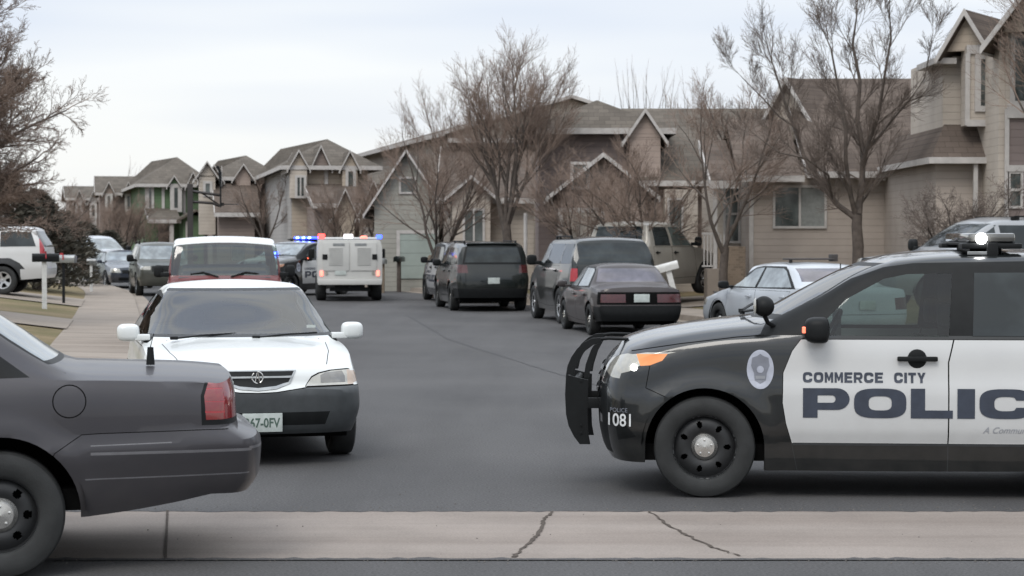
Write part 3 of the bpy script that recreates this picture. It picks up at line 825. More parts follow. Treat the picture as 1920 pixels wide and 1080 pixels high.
# ============================================================ generic sedan
def sedan_spec(L=4.8, Wd=1.8, H=1.42, wb=2.75, deck=1.0, hood=.98, oh_f=.97, boxy=False, wr=.32):
    xf = wb/2+oh_f; xr = xf-L; hw = Wd/2; ws = wb/2
    cowl = ws-.30; rf = cowl-.78; rb = -ws+.55; bg = -ws-.25
    if boxy: rf = cowl-.72; rb = -ws+.42; bg = -ws-.05
    return dict(xr=xr, xf=xf, Rf=.26, Rr=.20 if boxy else .24, nf=3., nr=4. if boxy else 3., wheels=(wb/2, -wb/2), wr=wr, arch=wr+.055, flare=.010,
        top=[(xr+.2,deck-.03),(bg-.25,deck),(bg,deck+.03),((bg+rb)/2,(deck+H)/2+.04),(rb,H-.02),(rb+.5,H),(rf+.25,H-.01),(rf,H-.05),((rf+cowl)/2,(H+hood)/2+.04),(cowl,hood+.04),(cowl+.15,hood),(xf-.7,hood-.06),(xf-.2,hood-.20)],
        belt=[(xr+.2,deck-.10),(bg,deck-.06),(0,hood-.05),(cowl,hood-.06),(xf-.7,hood-.16),(xf-.2,hood-.26)],
        bot=[(xr+.2,.30),(-ws,.24),(-ws+.6,.19),(ws-.6,.19),(ws,.2),(xf-.2,.22)],
        w=[(xr+.2,hw*.95),(-ws,hw*.99),(0,hw),(ws,hw*.98),(xf-.25,hw*.92)],
        crown=[(xr,.03),(0,.05),(rf,.07),(cowl-.3,.10),(cowl,.05),(xf,.04)], tum=[(xr,.4),(0,.42),(cowl,.45)],
        Fz=[(.2,xf-.10),(.4,xf-.01),(.55,xf),(.7,xf-.03),(hood-.14,xf-.12)],
        Rz=[(.3,xr+.06),(.45,xr),(.62,xr+.01),(deck-.12,xr+.04),(deck,xr+.10)]), (cowl, rf, rb, bg, xf, xr, hw, ws)
def build_sedan(root, paint, dims={}, glass='dglass', back='dglass', wheels='steel', tail='strip', res=.5, plate_rear=True, tailmat='darkred_lens', plate_txt=None):
    sp, (cowl, rf, rb, bg, xf, xr, hw, ws) = sedan_spec(**dims)
    H = dims.get('H', 1.42); deck = dims.get('deck', 1.0); hood = dims.get('hood', .98)
    c = Car(sp, res); c.arches(); P = M[paint]; bl = hood-.03
    c.cut('trim', 'side', [(cowl-.02,bl),(rf+.02,H-.10),(rf-.25,H-.07),(rb+.10,H-.07),(rb-.08,H-.13),(bg+.12,bl+.03)])
    m = -.05
    c.cut('fglass', 'side', [(cowl-.20,bl+.035),(rf-.02,H-.13),(rf-.25,H-.105),(m+.04,H-.10),(m+.04,bl+.035)])
    c.cut('rglass', 'side', [(m-.04,bl+.035),(m-.04,H-.10),(rb+.12,H-.105),(rb-.03,H-.15),(bg+.28,bl+.06)])
    c.panel('fdoor', 'side', [(cowl-.05,bl-.01),(cowl-.02,.30),(m,.26),(m,bl-.01)], .006)
    c.panel('rdoor', 'side', [(m,bl-.01),(m,.26),(-ws+.52,.26),(-ws+.30,.62),(bg+.30,bl-.01)], .006)
    wz0, wz1 = hood+.06, H-.09
    c.cut('ws', 'wind', [(-hw*.84,wz0),(-hw*.70,wz1+.01),(hw*.70,wz1+.01),(hw*.84,wz0)], lambda p: rf-.15 < p.x < cowl+.1)
    c.cut('bs', 'rear', [(-hw*.80,deck+.05),(-hw*.68,H-.10),(hw*.68,H-.10),(hw*.80,deck+.05)], lambda p: bg-.2 < p.x < rb+.1)
    if tail == 'strip':
        c.cut('tailbase', 'rearcap', [(-hw*.97,.62),(-hw*.97,.86),(hw*.97,.86),(hw*.97,.62)]); c.cut('tailbase', 'side', [(xr,.62),(xr,.86),(xr+.30,.86),(xr+.30,.62)])
        c.sym('tail', 'rearcap', [(hw*.36,.66),(hw*.36,.82),(hw*.95,.82),(hw*.95,.66)])
        c.cut('rb', 'rearcap', [(-hw,.24),(-hw,.60),(hw,.60),(hw,.24)]); c.cut('rb', 'side', [(xr-.1,.24),(xr-.1,.58),(-ws-.40,.58),(-ws-.40,.24)])
    else:
        c.sym('tail', 'rearcap', [(hw*.62,.66),(hw*.60,.86),(hw*1.,.88),(hw*1.,.66)]); c.cut('tail', 'side', [(xr-.1,.66),(xr-.1,.87),(xr+.35,.85),(xr+.30,.68)])
        c.line('rearcap', [(-hw*.9,.58),(hw*.9,.58)], .01)
    c.sym('lens', 'frontlow', [(hw*.52,.60),(hw*.56,.74),(hw,.76),(hw,.60)]); c.cut('lens', 'side', [(xf+.1,.60),(xf+.1,.76),(xf-.35,.74),(xf-.30,.62)])
    c.cut('grille', 'frontlow', [(-hw*.46,.56),(-hw*.48,.70),(hw*.48,.70),(hw*.46,.56)]); c.cut('low', 'frontlow', [(-hw*.6,.30),(-hw*.62,.42),(hw*.62,.42),(hw*.6,.30)])
    ob = c.finish(root, {'body': ('body', P), 'trim': (None, M['plastic']), 'fglass': ('door_window', M[glass], True, 'fdoor'), 'rglass': ('door_window', M[glass], True, 'rdoor'),
        'fdoor': ('front_door', P, True), 'rdoor': ('rear_door', P, True), 'ws': ('windshield', M[glass]), 'bs': ('rear_window', M[back]),
        'tailbase': (None, M['gap']), 'tail': ('taillight', M[tailmat], True), 'rb': ('rear_bumper', M['plastic'] if paint == 'oldblack' else P),
        'lens': ('headlight', M['lens'], True), 'grille': ('grille', M['plastic']), 'low': (None, M['plastic'])})
    wheels4(root, c, hw, .205, wr_rim(c.wr), wheels, 32); floor_pan(root, xr+.3, xf-.3, hw-.15, .22)
    for sd in (1, -1):
        handle(m+.22, hood-.16, c, ob[('fdoor', sd)], P, sd, .08); handle(bg+.55, hood-.15, c, ob[('rdoor', sd)], P, sd, .08)
    mirror_pair(root, cowl-.18, hw+.10, hood+.03, P if paint != 'silver_paint' else M['plastic'], .09, .10, .07)
    if plate_rear:
        plate(root, xr-.005, 0, .745 if tail == 'strip' else .74, -1, plate_txt)
    return c, ob
def wr_rim(r): return r*.62

# ============================================================ generic boxy SUV
def suv_spec(L=5.1, Wd=2.0, H=1.9, wb=3.0, belt=1.18, hood=1.2, oh_f=.92, wr=.38, slope=.22, rake=.55):
    xf = wb/2+oh_f; xr = xf-L; hw = Wd/2; ws = wb/2; cowl = ws-.42; rf = cowl-rake
    return dict(xr=xr, xf=xf, Rf=.22, Rr=.22, nf=3.2, nr=4., wheels=(wb/2, -wb/2), wr=wr, arch=wr+.07, flare=.02,
        top=[(xr+.2,H-.08),(xr+.4,H-.03),(-ws,H),(rf-.3,H),(rf,H-.05),((rf+cowl)/2,(H+hood)/2+.04),(cowl,hood+.05),(cowl+.15,hood),(xf-.6,hood-.05),(xf-.2,hood-.12)],
        belt=[(xr+.2,belt),(cowl,belt-.01),(xf-.6,hood-.12),(xf-.2,hood-.20)],
        bot=[(xr+.2,.42),(-ws,.34),(-ws+.6,.27),(ws-.6,.27),(ws,.3),(xf-.2,.34)],
        w=[(xr+.2,hw*.965),(-ws,hw*.995),(0,hw),(ws,hw*.985),(xf-.25,hw*.94)],
        crown=[(xr,.04),(0,.06),(rf,.07),(cowl,.05),(xf,.04)], tum=[(xr,.24),(0,.25),(cowl,.3)],
        Fz=[(.3,xf-.08),(.5,xf),(.7,xf),(.95,xf-.04),(hood-.10,xf-.10)],
        Rz=[(.4,xr+.06),(.55,xr),(.75,xr),(.8,xr+.04),(belt,xr+.07),(H-.2,xr+.07+slope),(H-.05,xr+.14+slope)]), (cowl, rf, xf, xr, hw, ws)
def build_suv(root, paint, dims={}, glass='dglass', wheels='alloy5', res=.5, tails='mid', rails=True, plate_rear=True, tailmat='brightred', fender=None, clad=False):
    sp, (cowl, rf, xf, xr, hw, ws) = suv_spec(**dims); H = dims.get('H', 1.9); belt = dims.get('belt', 1.18); hood = dims.get('hood', 1.2); sl = dims.get('slope', .22)
    c = Car(sp, res); c.arches(); P = M[paint]; b = belt+.02; t = H-.16
    a0 = xr+.12+sl
    q1, q2 = a0+.95, .0
    if L_short(xr, ws): q1 = a0+.75
    c.cut('qglass', 'side', [(a0-.02,b+.04),(a0+.12,t),(q1-.05,t),(q1-.05,b+.03)])
    c.cut('rglass', 'side', [(q1+.04,b+.03),(q1+.04,t),(q2-.05,t),(q2-.05,b+.02)])
    c.cut('fglass', 'side', [(q2+.05,b+.02),(q2+.05,t),(rf-.08,t),(cowl-.22,b+.05),(cowl-.22,b+.02)])
    c.panel('fdoor', 'side', [(cowl-.12,b-.01),(cowl-.05,.40),(q2,.36),(q2,b-.01)], .007)
    c.panel('rdoor', 'side', [(q2,b-.01),(q2,.36),(-ws+.58,.38),(-ws+.40,.80),(q1,b-.01)], .007)
    if clad:
        c.cut('clad', 'side', [(xr-.1,.2),(xr-.1,.62),(-ws-.62,.62),(-ws-.45,.82),(-ws-.2,.95),(-ws+.2,.95),(-ws+.45,.82),(-ws+.6,.50),(ws-.6,.50),(ws-.45,.82),(ws,.96),(ws+.45,.82),(xf+.1,.62),(xf+.1,.2)])
    c.cut('ws', 'wind', [(-hw*.82,hood+.08),(-hw*.74,H-.13),(hw*.74,H-.13),(hw*.82,hood+.08)], lambda p: rf-.2 < p.x < cowl+.1)
    c.cut('bs', 'rearcap', [(-hw*.86,belt+.04),(-hw*.78,H-.14),(hw*.78,H-.14),(hw*.86,belt+.04)])
    c.line('rearcap', [(-hw*.80,belt),(-hw*.80,.66),(hw*.80,.66),(hw*.80,belt)], .012)
    if tails == 'mid':
        c.sym('tail', 'rearcap', [(hw*.80,.96),(hw*.80,1.24),(hw,1.24),(hw,.96)]); c.cut('tail', 'side', [(xr-.1,.96),(xr-.1,1.24),(xr+.20,1.24),(xr+.20,.96)])
    else:
        c.sym('tail', 'rearcap', [(hw*.84,.85),(hw*.80,1.45),(hw,1.45),(hw,.85)]); c.cut('tail', 'side', [(xr-.1,.85),(xr-.1,1.45),(xr+.24,1.45),(xr+.20,.85)])
    c.cut('rb', 'rearcap', [(-hw,.4),(-hw,.66),(hw,.66),(hw,.4)]); c.cut('rb', 'side', [(xr-.1,.38),(xr-.1,.66),(-ws-.46,.66),(-ws-.46,.38)])
    c.sym('lens', 'frontlow', [(hw*.55,.86),(hw*.55,1.02),(hw,1.04),(hw,.86)]); c.cut('lens', 'side', [(xf+.1,.86),(xf+.1,1.04),(xf-.28,1.02),(xf-.25,.88)])
    c.cut('grille', 'frontlow', [(-hw*.5,.80),(-hw*.5,1.02),(hw*.5,1.02),(hw*.5,.80)]); c.cut('low', 'frontlow', [(-hw*.9,.36),(-hw*.9,.72),(hw*.9,.72),(hw*.9,.36)])
    mp = {'clad': (None, M['plastic2']), 'body': ('body', P), 'fglass': ('door_window', M[glass], True, 'fdoor'), 'rglass': ('door_window', M[glass], True, 'rdoor'), 'qglass': ('rear_side_window', M[glass], True),
        'fdoor': ('front_door', P, True), 'rdoor': ('rear_door', P, True), 'ws': ('windshield', M[glass]), 'bs': ('rear_window', M[glass]), 'tail': ('taillight', M[tailmat], True),
        'rb': ('rear_bumper', M[fender] if fender else P), 'lens': ('headlight', M['lens'], True), 'grille': ('grille', M['plastic']), 'low': ('front_bumper', M[fender] if fender else P)}
    ob = c.finish(root, mp)
    wheels4(root, c, hw, .24, c.wr*.62, wheels, 32); floor_pan(root, xr+.3, xf-.3, hw-.15, .32, .15)
    for sd in (1, -1):
        handle(q2+.2, b-.13, c, ob[('fdoor', sd)], M['plastic'], sd, .08); handle(q1+.35, b-.13, c, ob[('rdoor', sd)], M['plastic'], sd, .08)
        if rails:
            bm = new(); bm_box(bm, -ws-.2, rf-.5, sd*hw*.72-.018, sd*hw*.72+.018, H-.01, H+.02, .008)
            for x in (-ws-.15, -.4, rf-.55): bm_box(bm, x-.05, x+.05, sd*hw*.72-.018, sd*hw*.72+.018, H-.08, H+.01)
            mesh_obj('roof_rail', bm, M['plastic'], root)
    mirror_pair(root, cowl-.15, hw+.13, b+.09, M['plastic'], .10, .12, .12)
    if plate_rear: plate(root, xr+.03, 0, .90, -1)
    return c, ob
def L_short(xr, ws): return (-ws-xr) < 1.05
# ============================================================ foreground police utility
police = thing('police_suv', 'black and white police utility in the right foreground with a push bar and lit strobe', 'police car', group='police utilities')
pc, pob = build_explorer(police, True, 'black_paint', True)
police_kit(police, pc, pob, 'white'); explorer_lettering(police, pc, pob, 1)
place(police, 1.43, 1.0, W(1322, 14.75), 14.75, R(175.5))

# ============================================================ dark grey patrol sedan, left foreground
def build_crown():
    sp = dict(xr=-2.95, xf=2.45, Rf=.28, Rr=.26, nf=3, nr=3.5, wheels=(1.456, -1.456), wr=.355, arch=.44, flare=.016,
        top=[(-2.78,1.09),(-2.68,1.115),(-2.5,1.135),(-2.1,1.15),(-1.87,1.16),(-1.76,1.215),(-1.55,1.36),(-1.33,1.49),(-1.1,1.55),(-.6,1.585),(.1,1.57),(.35,1.50),(.75,1.25),(.98,1.12),(1.2,1.08),(1.8,1.02),(2.2,.92)],
        belt=[(-2.78,1.055),(-2.5,1.08),(-1.8,1.10),(0,1.06),(1.0,1.02),(1.8,.95),(2.2,.84)],
        bot=[(-2.79,.45),(-2.4,.385),(-1.95,.33),(-1.4,.30),(0,.22),(1.0,.22),(2.2,.25)],
        w=[(-2.79,.935),(-2.4,.965),(-1.5,.985),(0,.99),(1.5,.97),(2.2,.92)],
        crown=[(-2.8,.03),(-1.9,.03),(-1.5,.07),(0,.06),(.6,.08),(1.,.05)], tum=[(-2,.42),(0,.42)],
        S=[(0,.895),(.12,.935),(.3,.975),(.47,1.),(.53,1.),(.57,.985),(.75,.982),(.92,.965),(1,.94)],
        Fz=[(.2,2.35),(.5,2.45),(.7,2.43),(.85,2.33)],
        Rz=[(.42,-2.88),(.52,-2.94),(.70,-2.955),(.745,-2.945),(.78,-2.90),(.80,-2.82),(1.0,-2.80),(1.09,-2.78),(1.14,-2.72)])
    root = thing('patrol_sedan', 'dark grey unmarked sedan cropped by the left edge, red tail lamp towards the middle', 'car')
    c = Car(sp, 1.0); c.arches(); P = M['grey_paint']
    c.cut('trim', 'side', [(.95,1.06),(.30,1.46),(-.2,1.50),(-.9,1.49),(-1.2,1.42),(-1.62,1.12)])
    c.cut('fglass', 'side', [(.72,1.10),(.28,1.43),(-.1,1.46),(-.1,1.10)]); c.cut('rglass', 'side', [(-.18,1.10),(-.18,1.46),(-.85,1.45),(-1.10,1.36),(-1.35,1.15)])
    c.panel('fdoor', 'side', [(.95,1.04),(.95,.30),(-.14,.28),(-.14,1.04)]); c.panel('rdoor', 'side', [(-.14,1.04),(-.14,.28),(-.85,.30),(-1.12,.66),(-1.28,1.05)])
    c.cut('bseal', 'rear', [(-.80,1.185),(-.64,1.53),(.64,1.53),(.80,1.185)], lambda p: -1.95 < p.x < -.8)
    c.cut('bglass', 'rear', [(-.77,1.205),(-.62,1.51),(.62,1.51),(.77,1.205)], lambda p: -1.95 < p.x < -.8)
    # fuel door
    c.cut('gap', 'side', circ(-1.835, .985, .094, 28)); c.cut('fuel', 'side', circ(-1.835, .985, .087, 28))
    # tail lamp wrapping the corner
    T = [(-3.0,.865),(-2.595,.865),(-2.585,1.0),(-2.615,1.09),(-2.66,1.132),(-2.72,1.13),(-3.0,1.06)]
    c.cut('lampframe', 'side', [(-3.0,.835),(-2.57,.835),(-2.565,1.0),(-2.60,1.105),(-2.66,1.148),(-2.74,1.145),(-3.0,1.08)])
    c.cut('lamp', 'side', inset(T, 0.0)); c.sym('lampframe', 'rearcap', [(.60,.835),(.62,1.09),(.7,1.13),(1.,1.15),(1.,.835)]); c.sym('lamp', 'rearcap', [(.62,.865),(.64,1.06),(.7,1.105),(1.,1.13),(1.,.865)])
    c.line('side', [(-2.60,1.04),(-2.69,1.04),(-2.79,1.02)], .006, 'lampline'); c.line('side', [(-2.59,.97),(-2.80,.96)], .006, 'lampline'); c.line('side', [(-2.59,.91),(-2.80,.905)], .012, 'lampline')
    c.line('side', [(-2.70,1.12),(-2.70,.87)], .006, 'lampline')
    # bumper cover seam and its two rub lines, their highlights painted as lighter grey
    c.panel('bumper', 'side', [(-3.1,.3),(-3.1,.812),(-2.55,.812),(-2.0,.805),(-1.90,.80),(-1.75,.70),(-1.6,.28)], .005)
    c.cut('bumper', 'rearcap', [(-1.1,.3),(-1.1,.812),(1.1,.812),(1.1,.3)])
    c.line('side', [(-2.97,.692),(-2.2,.690),(-1.95,.690)], .016, 'rub'); c.line('side', [(-2.4,.745),(-1.95,.735)], .006, 'rub'); c.line('side', [(-2.97,.555),(-1.92,.545)], .008, 'rub')
    c.line('rearcap', [(-.96,.70),(.96,.70)], .016, 'rub')
    c.line('side', [(-2.66,1.15),(-2.85,1.05)], .01); c.line('rearcap', [(-.55,1.08),(-.55,.86),(.55,.86),(.55,1.08)], .008)
    ob = c.finish(root, {'body': ('body', P), 'trim': (None, M['plastic']), 'fglass': ('door_window', M['dglass'], True, 'fdoor'), 'rglass': ('door_window', M['dglass'], True, 'rdoor'),
        'fdoor': ('front_door', P, True), 'rdoor': ('rear_door', P, True), 'bseal': (None, M['plastic']), 'bglass': ('rear_window', M['sglass']), 'fuel': ('fuel_door', P, True),
        'lampframe': (None, M['plastic']), 'lamp': ('taillight', M['red_lens'], True, None, .001), 'lampline': (None, M['brightred']), 'bumper': ('rear_bumper', P), 'rub': (None, simple('rub_strip_sheen', (.13,.128,.135), .3, coat=.4))})
    wheels4(root, c, .985, .235, .215, 'steel', 72); floor_pan(root, -2.15, 2.1, .84, .36)
    bm = new(); bm_tube(bm, [(-2.31, .30, 1.145), (-2.31, .30, 1.25)], [.026, .018], 12); bm_tube(bm, [(-2.31, .30, 1.25), (-2.33, .30, 1.33)], .0025, 5)
    mesh_obj('roof_antenna', bm, M['plastic'], root, 40)
    mirror_pair(root, .72, 1.08, 1.12, P, .1, .1, .075); plate(root, -2.808, 0, .95, -1)
    handle(-1.0, .93, c, ob[('rdoor', 1)], M['plastic'], 1, .09); handle(.08, .93, c, ob[('fdoor', 1)], M['plastic'], 1, .09)
    return root
crown = build_crown(); place(crown, -1.456, .985, W(-3, 11.2), 11.2, R(192.5))

# ============================================================ white sedan with dark bumper
def build_acura():
    sp = dict(xr=-2.55, xf=2.34, Rf=.30, Rr=.26, nf=2.7, nr=3, wheels=(1.37, -1.37), wr=.325, arch=.385, flare=.012,
        top=[(-2.3,1.0),(-2.0,1.05),(-1.85,1.07),(-1.3,1.34),(-.95,1.44),(-.5,1.505),(-.1,1.51),(.12,1.475),(.45,1.35),(.85,1.12),(1.0,1.045),(1.1,1.015),(1.4,.985),(1.8,.925),(2.04,.85)],
        belt=[(-2.3,.93),(-1.8,.99),(0,.98),(1.0,.95),(1.5,.90),(1.8,.85),(2.04,.79)],
        bot=[(-2.3,.30),(-1.4,.22),(-.8,.18),(.8,.18),(1.4,.22),(2.04,.27)],
        w=[(-2.3,.88),(-1.4,.92),(0,.93),(1.3,.92),(1.7,.905),(2.04,.885)],
        crown=[(-2.3,.04),(0,.05),(.2,.06),(.5,.11),(.95,.08),(1.2,.055),(2.04,.04)], tum=[(-2,.42),(0,.44),(1,.5)],
        Fz=[(.22,2.20),(.30,2.29),(.45,2.335),(.60,2.34),(.645,2.33),(.67,2.28),(.76,2.245),(.82,2.19),(.86,2.10)],
        Rz=[(.3,-2.5),(.5,-2.55),(.7,-2.54),(.95,-2.48)])
    root = thing('parked_sedan', 'white sedan with an unpainted dark front bumper facing us behind the grey patrol car', 'car')
    c = Car(sp, 1.0); c.arches(); P = M['acura_white']
    c.cut('trim', 'side', [(.92,.97),(.15,1.38),(-.3,1.41),(-.8,1.39),(-1.2,1.28),(-1.5,1.02)])
    c.cut('fglass', 'side', [(.74,1.0),(.14,1.355),(-.25,1.375),(-.25,1.0)]); c.cut('rglass', 'side', [(-.33,1.0),(-.33,1.375),(-.78,1.36),(-1.12,1.26),(-1.28,1.03)])
    c.panel('fdoor', 'side', [(.93,.95),(.97,.28),(-.29,.26),(-.29,.95)]); c.panel('rdoor', 'side', [(-.29,.95),(-.29,.26),(-.85,.26),(-1.08,.6),(-1.18,.96)])
    wx = lambda p: -.15 < p.x < 1.15
    c.cut('wseal', 'wind', [(-.885,1.02),(-.85,1.09),(-.695,1.405),(-.64,1.437),(.64,1.437),(.695,1.405),(.85,1.09),(.885,1.02)], wx)
    c.cut('wglass', 'wind', [(-.855,1.045),(-.82,1.10),(-.67,1.39),(-.62,1.412),(.62,1.412),(.67,1.39),(.82,1.10),(.855,1.045)], wx)
    c.line('top', [(1.08,-.72),(1.6,-.68),(2.07,-.60)], .007); c.line('top', [(1.08,.72),(1.6,.68),(2.07,.60)], .007)
    # bumper (dark) round the nose
    bf = [(-.95,.27),(-.95,.66),(-.42,.655),(-.30,.638),(-.15,.618),(0,.612),(.15,.618),(.30,.638),(.42,.655),(.95,.66),(.95,.27)]
    c.cut('gap', 'frontlow', [(a, b+.008 if b > .5 else b) for a, b in bf]); c.cut('bumper', 'frontlow', bf)
    c.cut('gap', 'side', [(2.5,.22),(2.5,.668),(1.73,.66),(1.73,.22)]); c.cut('bumper', 'side', [(2.5,.22),(2.5,.66),(1.745,.652),(1.745,.22)])
    c.cut('intake', 'frontlow', [(-.56,.345),(-.60,.455),(.60,.455),(.56,.345)]); c.cut('lipline', 'frontlow', [(-.84,.315),(-.84,.33),(.84,.33),(.84,.315)])
    # grille
    gb = [(-.325,.795),(-.27,.685),(-.15,.645),(0,.632),(.15,.645),(.27,.685),(.325,.795)]
    c.cut('gchrome', 'frontlow', gb); c.cut('grille', 'frontlow', [(-.305,.787),(-.255,.70),(-.15,.668),(0,.655),(.15,.668),(.255,.70),(.305,.787)])
    c.cut('gbar', 'frontlow', [(-.29,.735),(-.285,.75),(.285,.75),(.29,.735)])
    # headlamps
    for sgn in (1, -1):
        hl = [(.40,.668),(.455,.735),(.52,.765),(.62,.785),(.95,.80),(.95,.672)]
        k = lambda pl: [(sgn*a, b) for a, b in (pl if sgn > 0 else pl[::-1])]
        c.cut('gap', 'frontlow', k([(.39,.662),(.45,.745),(.51,.774),(.61,.793),(.95,.809),(.95,.665)]))
        c.cut('lens', 'frontlow', k(hl)); c.cut('lampamber', 'frontlow', k([(.765,.672),(.765,.788),(.95,.80),(.95,.672)]))
        c.cut('lampdark', 'frontlow', k([(.53,.69),(.53,.752),(.57,.772),(.72,.782),(.742,.74),(.742,.69)]))
    c.cut('lampamber', 'side', [(2.4,.672),(2.4,.80),(1.98,.775),(1.92,.74),(1.97,.69)])
    ob = c.finish(root, {'body': ('body', P), 'trim': (None, M['plastic']), 'fglass': ('door_window', M['glass'], True, 'fdoor'), 'rglass': ('door_window', M['glass'], True, 'rdoor'),
        'fdoor': ('front_door', P, True), 'rdoor': ('rear_door', P, True), 'wseal': (None, M['plastic2']), 'wglass': ('windshield', clear_glass('bluish_windscreen', (.42,.47,.50), .13, .05)), 'bumper': ('front_bumper', M['bumper_grey']),
        'intake': (None, M['plastic']), 'lipline': (None, M['bumper_grey']), 'gchrome': ('grille_surround', M['dullchrome'], False, None, .006), 'grille': ('grille', M['plastic']), 'gbar': ('grille_bar', M['dullchrome'], False, 'grille', .008),
        'lens': ('headlight', M['lens'], True), 'lampdark': ('headlight_reflector', simple('lamp_reflector', (.22,.215,.205), .15, .5), True, 'lens', .002), 'lampamber': ('turn_signal', simple('faded_amber_lens', (.42,.33,.26), .15, coat=.6), True)})
    # black insert over intake, emblem
    bm = new(); cx, cz, X = 0, .742, 2.262
    ring = [(X, .043*math.cos(t)*1.05, cz+.048*math.sin(t)) for t in [-PI*.35+PI*1.7/2*0+i*2*PI/28 for i in range(29)]]
    bm_tube(bm, [p for p in ring[:13]], .006, 6); bm_tube(bm, [p for p in ring[15:27]], .006, 6)
    bm_tube(bm, [(X, -.018, cz-.038), (X, -.003, cz+.040)], .006, 6); bm_tube(bm, [(X, .018, cz-.038), (X, .003, cz+.040)], .006, 6); bm_tube(bm, [(X, -.008, cz-.004), (X, .008, cz-.004)], .005, 6)
    mesh_obj('emblem', bm, M['chrome'], ob[('grille', 0)])
    plate(root, 2.355, .03, .375, 1, '267-0FV', .33, .155)
    wheels4(root, c, .915, .215, .205, 'alloy5', 56); floor_pan(root, -2.2, 2.0, .78, .22)
    for o in mirror_pair(root, .80, 1.0, 1.06, P, .085, .10, .078): pass
    seats(root, (-.02,), .52, 1.20, .37, M['interior_grey']); bm = new(); bm_box(bm, -1.2, -.7, -.7, .7, .45, .6, .05); bm_box(bm, -1.3, -1.08, -.7, .7, .55, 1.05, .05); mesh_obj('rear_seat', bm, M['interior_grey'], root, 50)
    dash(root, .80, 1.0, .72, M['interior'])
    bm = new(); bm_box(bm, .22, .24, -.12, .12, 1.27, 1.33, .01); mesh_obj('rear_view_mirror', bm, M['plastic'], root)
    for y0, y1 in ((.10, .66), (-.62, -.06)):
        bm = new(); bm_tube(bm, [(1.09, y0, 1.015), (1.02, (y0+y1)/2, 1.04), (.97, y1, 1.05)], .009, 6); bm_box(bm, 1.06, 1.11, y0-.03, y0+.04, 1.005, 1.035, .008); mesh_obj('wiper', bm, M['plastic'], root)
    bm = new(); bm_box(bm, .865, .87, .58, .66, 1.09, 1.115); mesh_obj('windshield_sticker', bm, M['plate'], root)
    return root
acura = build_acura(); place(acura, 2.34, 0, W(484, 16.7), 16.7, R(-90+12.8))

# ============================================================ old two-tone utility behind it
def build_oldsuv():
    root = thing('vintage_utility', 'old maroon utility wagon with a white roof parked behind the white sedan', 'car')
    sp, (cowl, rf, xf, xr, hw, ws) = suv_spec(L=4.9, Wd=1.92, H=1.93, wb=2.8, belt=1.22, hood=1.22, slope=.1, rake=.22, wr=.37)
    sp['tum'] = [(xr, .10), (2, .10)]; sp['crown'] = [(xr, .05), (2, .05)]
    c = Car(sp, .8); c.arches(); P = M['red_paint']
    c.cut('trim', 'side', [(cowl-.06,1.24),(rf-.02,1.80),(xr+.3,1.80),(xr+.25,1.24)])
    c.cut('fglass', 'side', [(cowl-.12,1.28),(rf-.05,1.77),(0,1.77),(0,1.28)]); c.cut('rglass', 'side', [(-.08,1.28),(-.08,1.77),(-1.3,1.77),(-1.3,1.28)])
    c.panel('fdoor', 'side', [(cowl-.02,1.22),(cowl,.45),(-.05,.42),(-.05,1.22)])
    c.cut('wglass', 'wind', [(-.87,1.29),(-.835,1.82),(.835,1.82),(.87,1.29)], lambda p: rf-.2 < p.x < cowl+.1)
    c.cut('roof', 'top', [(-4,-1.2),(-4,1.2),(rf+.03,1.2),(rf+.03,-1.2)]); c.cut('roof', 'side', [(xr-.1,1.835),(rf+.2,1.835),(rf+.2,2.1),(xr-.1,2.1)]); c.cut('roof', 'wind', [(-.95,1.835),(-.95,2.1),(.95,2.1),(.95,1.835)])
    c.cut('bs', 'rearcap', [(-.78,1.30),(-.72,1.78),(.72,1.78),(.78,1.30)])
    c.sym('lens', 'frontlow', circ(.66, .95, .10, 20)); c.cut('grille', 'frontlow', [(-.5,.80),(-.5,1.05),(.5,1.05),(.5,.80)])
    ob = c.finish(root, {'body': ('body', P), 'trim': (None, M['red_paint']), 'fglass': ('door_window', M['glass'], True, 'fdoor'), 'rglass': ('side_window', M['glass'], True), 'fdoor': ('front_door', P, True),
        'wglass': ('windshield', clear_glass('greenish_windscreen', (.48,.57,.53), .10, .05)), 'roof': ('roof', M['acura_white']), 'bs': ('rear_window', M['glass']), 'lens': ('headlight', M['lens'], True), 'grille': ('grille', M['dullchrome'])})
    wheels4(root, c, hw, .22, .2, 'steel', 32); floor_pan(root, xr+.3, xf-.3, hw-.15, .36, .15)
    bm = new(); bm_box(bm, -1.0, -.6, -.7, .7, .9, 1.45, .06); bm_box(bm, .1, .35, -.75, .75, .8, 1.45, .08); mesh_obj('seat', bm, M['interior_grey'], root, 50)
    bm = new(); bm_box(bm, cowl-.1, cowl+.02, -.75, .75, 1.15, 1.27, .03); mesh_obj('dashboard', bm, M['interior_grey'], root, 50)
    for sd in (1, -1):
        bm = new(); bm_tube(bm, [(cowl+.04, sd*.1, 1.27), (cowl-.02, sd*.34, 1.345), (cowl-.03, sd*.55, 1.315)], .012, 6); mesh_obj('wiper', bm, M['plastic'], root)
    bm = new(); bm_box(bm, .2, .23, .12, .34, 1.52, 1.76, .02); mesh_obj('hanging_card', bm, M['plate'], root)
    mirror_pair(root, cowl-.1, hw+.1, 1.36, M['plastic'], .05, .08, .1)
    return root
old = build_oldsuv(); place(old, .65, 0, W(421, 33.2), 33.2, R(-90+8.5))

